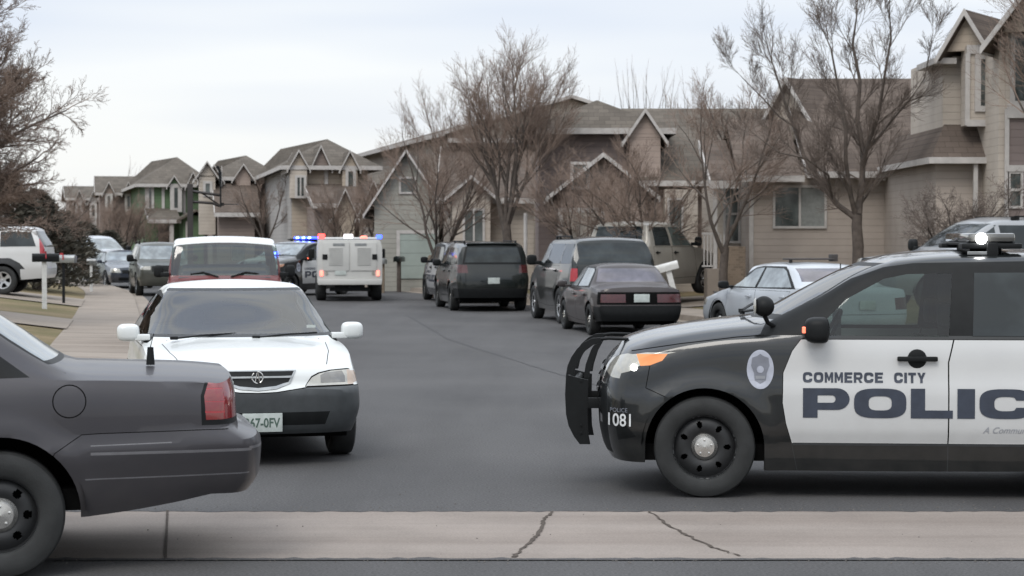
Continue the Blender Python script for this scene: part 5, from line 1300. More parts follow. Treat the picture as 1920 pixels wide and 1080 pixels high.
class House:
    def __init__(s, name, label, X, D, rz=0, group='houses along the street', z=.35):
        s.r = thing(name, label, 'house', (X, D, 0), rz, group); s.X = X; s.D = D
    def x(s, px, dy=0): return W(px, s.D+dy)-s.X
    def z(s, py, dy=0): return Z(py, s.D+dy)
    def wall(s, x0, x1, y0, y1, z0, z1, mat='beige', name='wall'):
        return box_obj(name, x0, x1, y0, y1, z0, z1, S_.get(mat, mat), s.r)
    def trim(s, x0, x1, y0, y1, z0, z1, par=None, name='trim', mat=None): return box_obj(name, x0, x1, y0, y1, z0, z1, mat or M['white_trim'], par or s.r)
    def gable(s, x0, x1, y0, y1, ze, zr, axis='x', oh=.4, rk=.35, mat='beige', rf=None, fascia=.09, walls=True, par=None):
        rf = rf or RF; th = .12
        a0, a1, b0, b1 = (y0, y1, x0, x1) if axis == 'x' else (x0, x1, y0, y1)
        am = (a0+a1)/2; sl = (zr-ze)/(am-a0)
        P = [(a0-oh, ze-oh*sl), (am, zr), (a1+oh, ze-oh*sl), (a1+oh, ze-oh*sl+th), (am, zr+th), (a0-oh, ze-oh*sl+th)]
        fz = th-.02-fascia
        def chev(ext, t0, t1): return [(a0-oh-ext, ze-(oh+ext)*sl+t0), (am, zr+t0), (a1+oh+ext, ze-(oh+ext)*sl+t0), (a1+oh+ext, ze-(oh+ext)*sl+t1), (am, zr+t1), (a0-oh-ext, ze-(oh+ext)*sl+t1)]
        bm = new(); bm_prism(bm, P, axis, b0-rk, b1+rk); ro = mesh_obj('roof', bm, rf, s.r)
        for bb in ((b0-rk-.035, b0-rk-.003), (b1+rk+.003, b1+rk+.035)):
            bm = new(); bm_prism(bm, chev(.02, fz, th+.02), axis, *bb); mesh_obj('fascia', bm, M['white_trim'], ro)
        for aa, sg in ((a0-oh, -1), (a1+oh, 1)):
            z_ = ze-oh*sl; lo, hi = sorted((aa+sg*.003, aa+sg*.05))
            bm = new()
            if axis == 'x': bm_box(bm, b0-rk, b1+rk, lo, hi, z_-.05, z_+th-.01)
            else: bm_box(bm, lo, hi, b0-rk, b1+rk, z_-.05, z_+th-.01)
            mesh_obj('gutter', bm, M['white_trim'], ro)
        if walls:
            for bb in ((b0, b0+.1), (b1-.1, b1)):
                bm = new(); bm_prism(bm, [(a0, ze-.01), (a1, ze-.01), (am, zr-.01)], axis, *bb); mesh_obj('gable_wall', bm, S_.get(mat, mat), s.r)
        return ro
    def hip(s, x0, x1, y0, y1, ze, zr, oh=.4, rf=None, cut=None, ridge=None):
        x0 -= oh; x1 += oh; y0 -= oh; y1 += oh; w_ = min(x1-x0, y1-y0)/2
        if cut is None: cut = w_
        if x1-x0 >= y1-y0: r0, r1 = (x0+cut, (y0+y1)/2, zr), (x1-cut, (y0+y1)/2, zr)
        else: r0, r1 = ((x0+x1)/2, y0+cut, zr), ((x0+x1)/2, y1-cut, zr)
        if ridge: r0, r1 = (*ridge[0], zr), (*ridge[1], zr)
        v = [(x0,y0,ze),(x1,y0,ze),(x1,y1,ze),(x0,y1,ze),r0,r1]
        if x1-x0 >= y1-y0 and not ridge: f = [(0,1,5,4),(1,2,5),(2,3,4,5),(3,0,4),(3,2,1,0)]
        else: f = [(0,1,4),(1,2,5,4),(2,3,5),(3,0,4,5),(3,2,1,0)]
        ro = pyd('roof', v, f, rf or RF, s.r)
        bm = new()
        for a in ((x0-.03,x1+.03,y0-.04,y0-.003),(x0-.03,x1+.03,y1+.003,y1+.04),(x0-.04,x0-.003,y0,y1),(x1+.003,x1+.04,y0,y1)): bm_box(bm, a[0],a[1],a[2],a[3], ze-.14, ze+.03)
        mesh_obj('fascia', bm, M['white_trim'], ro); return ro
    def shed(s, x0, x1, y0, y1, ze, zr, rf=None, side=.02):
        """roof plane low at y0, high at y1"""
        bm = new(); bm_prism(bm, [(y0,ze),(y1,zr),(y1,zr+.12),(y0,ze+.12)], 'x', x0, x1); ro = mesh_obj('lower_roof', bm, rf or RF, s.r)
        bm = new(); bm_box(bm, x0-.02, x1+.02, y0-.05, y0-.003, ze-.10, ze+.10)
        bm_prism(bm, [(y0,ze-.08),(y1,zr-.08),(y1,zr+.13),(y0,ze+.13)], 'x', x0-.04, x0-.003); mesh_obj('fascia', bm, M['white_trim'], ro); return ro
    def win(s, x0, x1, z0, z1, y, panes=2, fw=.09, dark=None, face='y', sill=True, d=1, vert=True, blind=None):
        """window on a wall facing -y (face 'y') or facing -x (face 'x', x0..x1 are then y values)"""
        bm = new()
        def B(a0, a1, q0, q1, h0, h1):
            if face == 'y': bm_box(bm, a0, a1, y-q1, y-q0, h0, h1)
            else: bm_box(bm, y-q1, y-q0, a0, a1, h0, h1)
        B(x0-fw, x0, .0, .05, z0-fw, z1+fw); B(x1, x1+fw, .0, .05, z0-fw, z1+fw); B(x0, x1, .0, .05, z1, z1+fw); B(x0, x1, .0, .05, z0-fw, z0)
        for i in range(1, panes):
            if vert: c = x0+(x1-x0)*i/panes; B(c-.03, c+.03, .0, .04, z0, z1)
            else: c = z0+(z1-z0)*i/panes; B(x0, x1, .0, .04, c-.03, c+.03)
        f = mesh_obj('window', bm, M['white_trim'], s.r)
        bm = new(); B(x0, x1, .004, .012, z0, z1); p = mesh_obj('pane', bm, dark or WIN, f)
        if blind:
            bm = new(); B(x0+(x1-x0)*blind[0], x0+(x1-x0)*blind[1], .013, .017, z0, z1); mesh_obj('blind', bm, WINB, f)
        return f
    def garage(s, x0, x1, z0, z1, y, mat=None, face='y'):
        bm = new()
        def B(a0, a1, q0, q1, h0, h1):
            if face == 'y': bm_box(bm, a0, a1, y-q1, y-q0, h0, h1)
            else: bm_box(bm, y-q1, y-q0, a0, a1, h0, h1)
        B(x0, x1, .0, .04, z0, z1); gd = mesh_obj('garage_door', bm, mat or GAR, s.r)
        bm = new(); B(x0-.12, x0, .0, .06, z0, z1+.12); B(x1, x1+.12, .0, .06, z0, z1+.12); B(x0, x1, .0, .06, z1, z1+.12); mesh_obj('door_frame', bm, M['white_trim'], gd)

# ---- the beige single-storey house with the big roof
h = House('beige_house', 'beige single-storey house with a sliding window under a huge brown roof on the right', 8, 52, 0)
x = h.x; z = h.z
x0, x1 = x(1405), x(1790); ze = 3.72; zr = z(148, 4.6)
h.wall(x0, x1+1.2, 0, 9, 0, ze, 'beige')
h.gable(x(1487, 4.6), x1+3, 0, 9.2, ze, zr-.12, 'x', .45, .35, 'beige')
# left wing roof, lower
h.wall(x0-.02, x(1470), .03, 8, ze, ze+.02, 'beige', 'wall_plate')
bm = new(); bm_prism(bm, [(-.45,ze-.26),(2.4,ze+1.35),(5.2,ze-.2),(5.2,ze-.32),(2.4,ze+1.23),(-.45,ze-.38)], 'x', x0-.35, x(1500)); ro = mesh_obj('wing_roof', bm, RF, h.r)
h.trim(x0-.4, x(1503), -.5, -.453, ze-.40, ze-.24, ro, 'gutter')
h.trim(x0-.005, x0+.10, -.03, -.003, .45, ze-.4, None, 'corner_board')
h.trim(x(1668), x(1675), -.06, -.004, .4, z(322), None, 'downpipe')
h.trim(x(1650), x(1655), -.40, -.33, z(340), z(312), None, 'gutter_outlet')
h.win(x(1453), x(1545), z(424), z(352), 0, 2, .06, None, 'y', True, 1, True, (.5, 1))
# porch bay to the left of it
h.wall(x(1342,2), x0-.02, 2, 6, 0, 3.3, 'cream', 'porch_wall'); h.wall(x(1345,-.4), x(1397,-.4), -.5, 0, 0, z(462), BR, 'brick_base'); h.wall(x(1318), x(1345)-.02, -1.2, -.3, .3, 1.12, M['walk'], 'porch_step')
h.win(x(1360,2), x(1384,2), z(452,2), z(350,2), 2, 2, .06, None, 'y', True, 1, False)
h.shed(x(1328), x0-.36, -.6, 2.5, 3.25, 4.4)
h.trim(x(1334), x(1341), -.5, -.38, 1.1, 3.2, None, 'porch_post'); 
bm = new()
for i in range(7): bm_box(bm, x(1316)+i*.085, x(1316)+i*.085+.03, -.45, -.42, z(500), z(440))
bm_box(bm, x(1313), x(1345), -.46, -.41, z(440), z(436)); bm_box(bm, x(1313), x(1345), -.46, -.41, z(500), z(497)); mesh_obj('porch_railing', bm, M['white_trim'], h.r)
before = set(bpy.data.objects); h.gable(-1.05, 1.05, 0, 2.6, z(262, 3), z(152, 3)-.05, 'y', .12, .25, 'cream', RF, .12)
for o in [o for o in bpy.data.objects if o not in before and o.parent == h.r]: o.location = (x(1482, 2.9), 2.9, 0); o.rotation_euler = (0, 0, R(-42))

# ---- two-storey house at the right edge
h = House('bay_window_house', 'two-storey house with a bay window and purple-brown siding at the right edge', 11, 46, 0); x = h.x; z = h.z
h.wall(x(1766,.3), x(1880), .3, 4, z(330), z(104), 'cream')
LX = 9.55-11
h.wall(LX, .25, -.3, 6, 0, 3.66, 'beige', 'lower_wall')
pyd('lower_roof', [(LX-.2,-.7,3.68),(.25,-.7,3.68),(.25,.28,z(234,.3)),(LX+.3,.28,z(234,.3)),(LX-.2,6.2,3.68),(LX+.3,6.2,z(234,.3)),(.25,6.2,z(234,.3))], [(0,1,2,3),(0,3,5,4),(3,2,6,5)], RF, h.r)
h.trim(LX-.25, .25, -.75, -.703, 3.56, 3.70, None, 'gutter'); h.trim(LX-.25, LX-.203, -.70, 6.2, 3.56, 3.70, None, 'gutter')
before = set(bpy.data.objects); h.gable(-.48, .48, 0, 3.0, z(98), z(34), 'y', .14, .22, 'tan', RF, .12)
for o in [o for o in bpy.data.objects if o not in before and o.parent == h.r]: o.location = (x(1812, -.4), -.4, 0); o.rotation_euler = (0, 0, R(-32))
h.trim(x(1748), x(1790), -.1, 1.9, z(121), z(110), None, 'soffit')
h.wall(x(1800), x(1872), -.55, -.002, z(238), z(92), 'cream', 'bay_wall')
h.trim(x(1800), x(1872), -.60, -.553, z(106), z(90), None, 'bay_head')
for q in (1800, 1866): h.trim(x(q)-.03, x(q)+.07, -.60, -.553, z(238), z(106), None, 'corner_board')
h.trim(x(1800), x(1872), -.62, -.555, z(240), z(228), None, 'bay_skirt')
h.win(x(1826), x(1846), z(202), z(116), -.55, 1, .13)
for q in (1826, 1868): h.trim(x(q,-.7), x(q,-.7)+.09, -.66, -.57, .4, 3.56, None, 'porch_post')
h.win(x(1845,-.3), x(1862,-.3), z(400,-.3), z(312,-.3), -.3, 1, .05, S_['brownred'])
# stone tower to the right
yt = -1.9
xt = lambda p: W(p, 46+yt)-11; zt = lambda p: Z(p, 46+yt)
h.wall(xt(1886), xt(2060), yt, 6, 0, zt(205), 'mauve', 'tower_wall'); h.wall(xt(1884), xt(2060), yt-.02, 6, zt(205)+.01, zt(60), 'cream', 'tower_upper_wall')
h.wall(xt(1872), xt(1886)-.003, yt+.05, 5, 0, zt(70), 'cream', 'return_wall')
h.trim(xt(1886), xt(2060), yt-.08, yt-.023, zt(222), zt(196), None, 'belt_board'); h.trim(xt(1884)-.02, xt(1890), yt-.05, yt-.003, .3, zt(205), None, 'corner_board')
h.win(xt(1900), xt(2010), zt(190), zt(72), yt-.02, 2, .10, None); h.win(xt(1893), xt(1912), zt(386), zt(326), yt, 2, .06, None, 'y', True, 1, False)
h.trim(xt(1886), xt(2000), yt-.07, yt-.003, zt(322), zt(310), None, 'belt_board')
before = set(bpy.data.objects); h.gable(-2.0, 2.0, 0, 5, zt(62), zt(62)+2.5, 'y', .35, .35, 'tan', RF, .13)
for o in [o for o in bpy.data.objects if o not in before and o.parent == h.r]: o.location = (1.35, yt-1.1, 0); o.rotation_euler = (0, 0, R(-30))

# ---- long house with hip roof behind the street trees
h = House('hip_roof_house', 'long brown-roofed house behind the street trees with a small pointed gable', 4, 60, 0); x = h.x; z = h.z
ze = z(244); zr = z(205, 4.5)
h.wall(x(1010), x(1200), 0, 9, 0, ze, 'mauve'); h.hip(x(1012), x(1235), 0, 9.5, ze, z(200, 4.7), .45, RF2)
h.wall(x(1175), x(1470), -.6, 9, 0, 3.7, 'pink', 'lower_wall')
bm = new(); bm_prism(bm, [(-1.1,3.55),(4.7,z(204,4.7)),(11,3.5),(11,3.35),(4.7,z(204,4.7)-.15),(-1.1,3.40)], 'x', x(1182), x(1560)); ro = mesh_obj('lower_roof', bm, RF2, h.r); h.trim(x(1182), x(1560), -1.16, -1.105, 3.40, 3.56, ro, 'gutter')
h.gable(x(1178,-.8), x(1240,-.8), -.8, 4, z(258,-.8), z(212,-.8), 'y', .15, .18, 'pink', RF2, .10); h.wall(x(1180,-.8), x(1238,-.8), -.8, 3, 3.5, z(258,-.8), 'pink', 'dormer_wall')
# garage wing with two gables
h.wall(x(1045), x(1190), -4.5, -.02, 0, 3.2, 'pink', 'garage_wall'); h.gable(x(1045), x(1190), -4.5, 1, 3.2, z(296,-4.5), 'y', .35, .35, 'pink', RF2)
h.garage(x(1055,-4.5), x(1125,-4.5), .4, 2.6, -4.5, GARW); h.win(x(1075,-4.5), x(1100,-4.5), 3.3, 3.9, -4.5, 1, .08)
h.wall(x(1240), x(1300), -1.4, -.62, 0, 3.3, 'cream', 'entry_wall'); h.win(x(1248), x(1270), z(450,-1.4), z(375,-1.4), -1.4, 1, .06)
bm = new(); bm_tube(bm, [(x(985,-4), -4.8, z(400,-4)), (x(985,-4), -4.8, .3)], .05, 8); mesh_obj('lantern_post', bm, M['white_trim'], h.r)

# ---- pale house with a pointed garage gable
h = House('pale_gable_house', 'pale house with a grey-green garage door and pointed white-edged gables left of the tall tree', -2.2, 72, 0); x = h.x; z = h.z
h.wall(x(862), x(1005), 4, 13, 0, z(262, 4), 'cream'); h.hip(x(862), x(1010), 4, 13, z(262, 4), z(234, 8), .5, RF2)
h.wall(x(702), x(823), 0, 5, 0, 3.1, 'teal', 'garage_wall'); h.gable(x(700), x(825), 0, 6, 3.1, z(287), 'y', .3, .35, 'teal', RF)
h.garage(x(750), x(816), .45, 2.05, 0, GAR); h.win(x(752), x(778), z(360), z(335), 0, 1, .07)
h.wall(x(845), x(1000), -.5, 4, 0, 3.3, 'cream', 'lower_wall')
h.shed(x(820), x(1010), -1.0, 4.2, 3.2, 5.2, RF); h.gable(x(846), x(925), -1.4, 2, 3.3, z(336,-1.4), 'y', .25, .3, 'cream', RF)
h.wall(x(850), x(920), -1.4, -.5, 0, 3.3, 'cream', 'entry_wall'); h.win(x(872,-1.4), x(905,-1.4), z(462,-1.4), z(395,-1.4), -1.4, 2, .08)
# ---- long two-storey flank receding from it
h = House('tan_long_house', 'tan two-storey house whose long side wall and brown roof recede behind the pale house', W(855,78), 78, 0); 
h.r.rotation_euler = (0, 0, R(103))
# local x runs away from us along the street, local y to the right-hand side of it
h.wall(0, 25, -9, 0, 0, 6.0, 'cream'); h.gable(0, 25, -9, 0, 6.0, 7.3, 'x', .5, .4, 'cream', RF2)

# ---- tan two-storey house with dormer gables
h = House('tan_dormer_house', 'tan two-storey house with three narrow white-edged gables behind the service truck', -8, 86, R(11)); D = 86; x = h.x; z = h.z
ze = z(313); zr = z(262, 5)
h.wall(x(548), x(690), 0, 20, 0, ze, 'tan'); h.wall(x(548)-.06, x(548)-.003, .02, 19.9, 0, ze-.02, 'grey', 'side_wall'); h.hip(x(548), x(692), 0, 20, ze, zr, .5, RF2, None, ((x(652,5), 4.5), (x(600,5), 15)))
for a, b_, pk_, yy in ((543, 574, 284, -.5), (640, 668, 284, -.5)):
    h.wall(x(a), x(b_), yy, 0, z(372), ze-.03, 'cream' if a < 600 else 'tan', 'bay_wall'); h.gable(x(a), x(b_), yy, 2.5, ze-.05, z(pk_+4), 'y', .10, .15, 'tan', RF2, .06)
h.win(x(556), x(568), z(368), z(334), -.5, 2, .10); h.win(x(651), x(660), z(355), z(322), -.5, 1, .12)
h.gable(x(585), x(616), -.3, 3, ze, z(279), 'y', .1, .15, 'brownred', RF2, .06); h.trim(x(608), x(615), -.1, -.003, z(360), ze, None, 'corner_board')
h.wall(x(575), x(700), -3.5, -.02, 0, 3.2, 'brownred', 'lower_wall'); h.shed(x(570), x(735), -3.9, -.05, 3.2, z(350), RF)
for a, b_, pk_ in ((592, 628, 356), (638, 688, 340)): h.gable(x(a,-4), x(b_,-4), -4.2, -.5, 2.9, z(pk_+3,-4), 'y', .15, .25, 'tan', RF, .06); h.wall(x(a,-4), x(b_,-4), -4.2, -3.52, 0, 2.9, 'tan', 'entry_wall')
h.garage(x(650,-4), x(680,-4), .4, 2.2, -4.2, GARW)
# ---- grey gabled house beyond
h = House('grey_side_house', 'grey-sided two-storey house with white rounded gable trim behind the basketball hoop', -17, 100, R(10)); x = h.x; z = h.z
ze = z(333); zr = z(290, 4)
h.wall(x(398), x(500), 0, 17, 0, ze, 'pink'); h.hip(x(398), x(515), 0, 17, ze, zr, .5, RF2, None, ((x(492,5), 4.5), (x(448,5), 12)))

h.gable(x(440), x(470), -.6, 3, ze-.03, z(312), 'y', .15, .2, 'pink', RF2, .05); h.wall(x(442), x(468), -.6, 0, z(400), ze-.03, 'pink', 'bay_wall')
h.gable(x(388), x(412), -.9, 3, ze-.05, z(314), 'y', .15, .2, 'pink', RF2, .05); h.wall(x(372), x(402), -1.2, -.01, z(440), z(330), 'cream', 'bay_wall'); h.gable(x(370), x(404), -1.2, 2, ze, z(308), 'y', .15, .2, 'cream', RF2, .06)
h.win(x(384), x(392), z(365), z(345), -1.2, 1, .12); h.wall(x(405), x(470), -3.5, -.02, 0, 3.0, 'brownred', 'lower_wall'); h.shed(x(398), x(480), -4, -.05, 3.0, 4.6, RF)
# ---- green house
h = House('green_house', 'green two-storey house with a porch and white trim left of the basketball hoop', -21, 112, R(14)); x = h.x; z = h.z
ze = z(346); zr = z(298, 5)
h.wall(x(272), x(385), 0, 17, 0, ze, 'green'); h.hip(x(268), x(392), 0, 17, ze, z(294, 5), .4, RF2, None, ((x(372,5), 5), (x(340,5), 12)))
h.gable(x(316), x(334), -.4, 3, ze-.03, z(333), 'y', .12, .2, 'green', RF2, .05); h.gable(x(350), x(370), -.4, 3, ze-.03, z(326), 'y', .12, .2, 'cream', RF2, .05)
h.wall(x(317), x(334), -.4, 0, z(398), ze-.03, 'green', 'bay_wall'); h.win(x(325), x(332), z(390), z(352), -.4, 1, .22)
for q in (274, 303, 342): h.trim(x(q), x(q)+.16, -.06, -.003, z(400), ze, None, 'corner_board')
h.win(x(277), x(284), z(390), z(352), 0, 1, .14)
h.shed(x(272), x(330), -3.0, -.02, z(415,-3), z(398)+.1, RF2); h.wall(x(335), x(372), -2.8, -.02, 0, z(405), 'green', 'wing_wall')
bm = new(); bm_prism(bm, [(x(322),z(412,-3)),(x(358),z(392,-3)),(x(372),z(400,-3)),(x(372),z(404,-3)),(x(358),z(396,-3)),(x(322),z(417,-3))], 'y', -3.2, 0); mesh_obj('wing_roof', bm, RF2, h.r)
for q in (292, 322): h.trim(x(q,-3), x(q,-3)+.22, -2.9, -2.7, .3, z(415,-3), None, 'porch_post')
h.wall(x(296), x(318), -.08, -.003, .5, z(420), 'brownred', 'doorway')
# ---- the two farthest
h = House('far_brown_house', 'brown house with low gables left of the green house', -25, 125, R(12)); x = h.x; z = h.z
h.wall(x(188), x(275), 0, 9, 0, z(362), 'brownred'); h.gable(x(188), x(290), 0, 8, z(362), z(334, 4), 'x', .4, .3, 'brownred', RF2)
for a in (196, 232, 258): h.gable(x(a), x(a+17), -.5, 3, z(362), z(345), 'y', .1, .2, 'pink', RF2, .05); h.wall(x(a)+.1, x(a+17)-.1, -.5, 0, z(440), z(362), 'pink', 'bay_wall'); h.win(x(a+6), x(a+11), z(392), z(368), -.5, 1, .15)
h = House('far_pink_house', 'pinkish house at the far end of the row beside the dark evergreens', -31, 138, R(14)); x = h.x; z = h.z
h.wall(x(130), x(195), 0, 9, 0, z(372), 'pink'); h.gable(x(130), x(200), 0, 8, z(372), z(352, 4), 'x', .4, .3, 'pink', RF2)
for a in (140, 166): h.gable(x(a), x(a+16), -.5, 3, z(378), z(360), 'y', .1, .2, 'grey', RF2, .05); h.wall(x(a)+.1, x(a+16)-.1, -.5, 0, z(440), z(378), 'grey', 'bay_wall'); h.win(x(a+5), x(a+10), z(405), z(385), -.5, 1, .15)
# ============================================================ bare trees
class TreeB:
    def __init__(s, seed, base=(0,0,0)):
        s.r = random.Random(seed); s.V = []; s.F = []; s.TV = []; s.TF = []
    def tube(s, pts, rads, n, twig):
        V, F = (s.TV, s.TF) if twig else (s.V, s.F); k0 = len(V); k = len(pts)
        for i, p in enumerate(pts):
            d = pts[min(i+1, k-1)]-pts[max(i-1, 0)]
            u = d.cross(Vector((.3, .2, 1)) if abs(d.z) < d.length*.9 else Vector((1, .1, 0)))
            if u.length < 1e-6: u = Vector((1,0,0))
            u.normalize(); v = d.cross(u).normalized()
            for j in range(n):
                a = 2*PI*j/n; V.append(p+(u*math.cos(a)+v*math.sin(a))*rads[i])
        for i in range(k-1):
            for j in range(n):
                a = k0+i*n; b = a+n; F.append((a+j, a+(j+1)%n, b+(j+1)%n, b+j))
    def grow(s, p, d, L, rad, lvl, par):
        r = s.r; mx = par['levels']; seg = 5 if lvl < 2 else (4 if lvl < mx-1 else 3)
        pts = [p.copy()]; q = p.copy(); dd = d.copy(); wob = par['wob']*(1+.25*lvl)
        for i in range(seg):
            dd = (dd+Vector((r.gauss(0, wob), r.gauss(0, wob), r.gauss(0, wob*.7)))+Vector((0, 0, par['up']*(.5 if lvl == 0 else 1)))).normalized()
            q = q+dd*L/seg; pts.append(q.copy())
        tip = max(.0028, rad*.38); rads = [rad+(tip-rad)*(i/seg)**.9 for i in range(seg+1)]
        s.tube(pts, rads, 6 if lvl < 2 else (4 if lvl < 3 else 3), lvl >= par['twig'])
        if lvl >= mx: return
        nb = par['nb'][min(lvl, len(par['nb'])-1)]
        for i in range(nb):
            t = par['first'] + (1-par['first'])*(i+r.random()*.8)/nb; t = min(.99, t); f = t*seg; k = int(f); pt = pts[k].lerp(pts[k+1], f-k)
            ax = (pts[k+1]-pts[k]).normalized(); side = ax.cross(Vector((r.gauss(0,1), r.gauss(0,1), r.gauss(0,1)))).normalized()
            ang = R(par['ang']+r.uniform(-12, 12)); nd = (ax*math.cos(ang)+side*math.sin(ang)).normalized()
            s.grow(pt, nd, L*par['len']*(1-.35*t)*r.uniform(.75, 1.15), max(.0028, rads[k]*.58), lvl+1, par)
        if lvl < mx: s.grow(pts[-1], dd, L*par['len']*.75, tip, lvl+1, par)
    def done(s, label, loc, group, bark='bark', twig='twig', name='bare_tree', cat='tree'):
        root = thing(name, label, cat, loc, 0, group)
        pyd('trunk', s.V, s.F, M[bark], root, 60)
        if s.TF: pyd('crown', s.TV, s.TF, M[twig], root, 60)
        return root
def par(**k):
    d = dict(levels=5, nb=[5,4,4,4,3], ang=30, len=.66, wob=.065, up=.05, first=.28, twig=3); d.update(k); return d
G = 'bare street trees'
def simple_tree(seed, px, D, zb, h, label, limbs=4, trunk=.3, lean=.45, tr=.11, p=None, name='bare_tree', twig='twig', group=G, Lk=.42):
    t = TreeB(seed); r = t.r; th = h*trunk
    pts = [Vector((0,0,-.2)), Vector((r.uniform(-.04,.04), 0, th*.5)), Vector((r.uniform(-.06,.06), 0, th))]
    t.tube(pts, [tr*1.15, tr, tr*.9], 8, False)
    a0 = r.random()*6
    for i in range(limbs):
        a = a0+2*PI*i/limbs+r.uniform(-.3, .3); l_ = lean*r.uniform(.7, 1.25)
        t.grow(pts[-1]-Vector((0,0,r.random()*th*.25)), Vector((math.cos(a)*l_, math.sin(a)*l_, 1)).normalized(), h*Lk*r.uniform(.85, 1.1), tr*.55, 1, p or par())
    return t.done(label, (W(px, D), D, zb), group, twig=twig, name=name)

# tree in front of the beige house: hand-laid main limbs
def near_tree():
    D = 46.5; s_ = F_PX/D; t = TreeB(4)
    def P(px, py, y=0): return Vector(((px-1606)/s_, y, (HORIZ-py)/s_+CAM_H))
    t.tube([P(1612,545), P(1608,500), P(1609,462), P(1606,425), P(1607,402)], [.15,.125,.13,.12,.115], 10, False)
    pr = par(levels=6, nb=[5,6,5,6,5,4], ang=30, len=.72, wob=.06, up=.07, first=.2, twig=4)
    def limb(pts, r0, r1, n=3, L=1.5):
        k = len(pts)-1; rads = [r0+(r1-r0)*i/k for i in range(k+1)]
        t.tube(pts, rads, 7, False)
        for i in range(1, len(pts)):
            for j in range(n if i < k else n+1):
                q = pts[i-1].lerp(pts[i], (j+.5)/n) if i <= k else pts[-1]; ax = (pts[i]-pts[i-1]).normalized()
                sd = ax.cross(Vector((t.r.gauss(0,1), t.r.gauss(0,1), t.r.gauss(0,1)))).normalized()
                fr = i/k
                t.grow(q, (ax*.80+sd*.55+Vector((0,0,.15))).normalized(), L*t.r.uniform(.6,1.1)*(1-.25*fr), rads[i]*.55, 3, pr)
        t.grow(pts[-1], (pts[-1]-pts[-2]).normalized(), L*.8, r1, 3, pr)
    limb([P(1602,408), P(1572,385,.1), P(1540,340,.3), P(1512,290,.5), P(1496,235,.7), P(1480,190,.8), P(1462,130,.9)], .075, .022, 2, 1.25)
    limb([P(1604,404), P(1590,360,-.2), P(1578,300,-.5), P(1575,240,-.7), P(1560,170,-.8), P(1545,100,-.9)], .065, .02, 2, 1.25)
    limb([P(1609,402), P(1618,340,.2), P(1622,285,.3), P(1612,225,.4), P(1618,150,.5), P(1605,80,.6), P(1612,30,.6)], .085, .02, 2, 1.3)
    limb([P(1622,285,.2), P(1650,255,.1), P(1672,225,0), P(1700,190,-.2), P(1728,150,-.2), P(1738,100,-.2)], .035, .012, 1, .9)
    limb([P(1618,300,.1), P(1640,220,-.4), P(1646,150,-.7), P(1655,80,-.9), P(1650,30,-1)], .05, .015, 2, 1.2)
    limb([P(1560,372), P(1545,330,-.6), P(1500,300,-.9), P(1450,290,-1.0), P(1420,270,-1.1)], .03, .012, 1, .9)
    limb([P(1496,235,.7), P(1470,215,.9), P(1440,180,1.0), P(1400,140,1.0)], .025, .01, 1, .8)
    return t.done('bare young tree with a knotted trunk in front of the beige house', (W(1606, D), D, 0), G, twig='twig_dark')
near_tree()
simple_tree(21, 1358, 49.5, .4, 5.3, 'forked bare tree left of the beige house window, behind the leaning mailbox', 3, .24, .55, .11, par(levels=5, nb=[5,6,5,5,4], ang=32, len=.66, wob=.08, up=.05), Lk=.46, twig='twig')
simple_tree(33, 1205, 52, .3, 4.7, 'low dense bare tree with many dark stems behind the tall black utility', 6, .16, .85, .12, par(levels=5, nb=[5,6,6,5,4], ang=33, len=.63, wob=.07, up=.04), Lk=.46)
simple_tree(41, 1085, 54, .3, 4.3, 'spreading bare tree between the tall bare tree and the tall black utility', 4, .2, .8, .09, par(levels=5, nb=[5,6,5,5,4], ang=33, len=.66), Lk=.47)
simple_tree(52, 952, 58.5, .3, 7.2, 'tallest bare tree, vase-shaped, above the dark utility with a spoiler', 6, .28, .38, .14, par(levels=5, nb=[5,6,6,6,5], ang=28, len=.66, wob=.07, up=.07), Lk=.42)
simple_tree(63, 880, 78, .3, 8.4, 'slender bare tree rising over the roof just left of the tallest tree', 5, .2, .36, .14, par(levels=5, nb=[5,6,5,5,4], ang=26, len=.66, wob=.07, up=.07), Lk=.46)
simple_tree(74, 822, 64, .3, 5.6, 'bushy bare tree beside the grey-green garage door', 5, .14, .6, .12, par(levels=5, nb=[5,6,5,5,4], ang=32, len=.66), Lk=.48)
simple_tree(75, 805, 84, .3, 7.2, 'broad bare tree behind the pale house, its top against the sky', 5, .2, .62, .12, par(levels=5, nb=[5,6,5,5,4], ang=32, len=.66), Lk=.46)
simple_tree(81, 497, 88, .3, 4.6, 'small bare tree in front of the grey side wall', 4, .3, .5, .10, par(levels=5, nb=[5,5,5,4,4], ang=32, len=.6), Lk=.44)
simple_tree(82, 640, 79, .3, 4.0, 'low brown bare tree directly behind the service truck lights', 5, .15, .7, .09, par(levels=5, nb=[5,6,5,5,4], ang=31, len=.66), Lk=.47)
simple_tree(83, 715, 76, .3, 4.6, 'bare tree between the service truck and the grey-green garage', 5, .15, .7, .1, par(levels=5, nb=[5,6,5,5,4], ang=31, len=.66), Lk=.47)
simple_tree(84, 232, 104, .3, 4.6, 'brown bare tree in front of the far brown house', 5, .15, .7, .1, par(levels=5, nb=[5,6,5,5,4], ang=31, len=.66), Lk=.47)
simple_tree(85, 180, 112, .3, 4.2, 'brown bare tree in front of the far pinkish house', 5, .15, .8, .1, par(levels=5, nb=[5,6,5,5,4], ang=31, len=.66), Lk=.47)
simple_tree(86, 268, 108, .3, 3.6, 'small bare tree at the corner of the green house', 5, .15, .7, .1, par(levels=5, nb=[5,6,5,5,4], ang=31, len=.66), Lk=.47)
simple_tree(87, 243, 150, .3, 7.2, 'far bare tree top showing above the brown roof', 4, .3, .45, .12, par(levels=4, nb=[4,4,3], ang=28, len=.6, up=.08), Lk=.44)
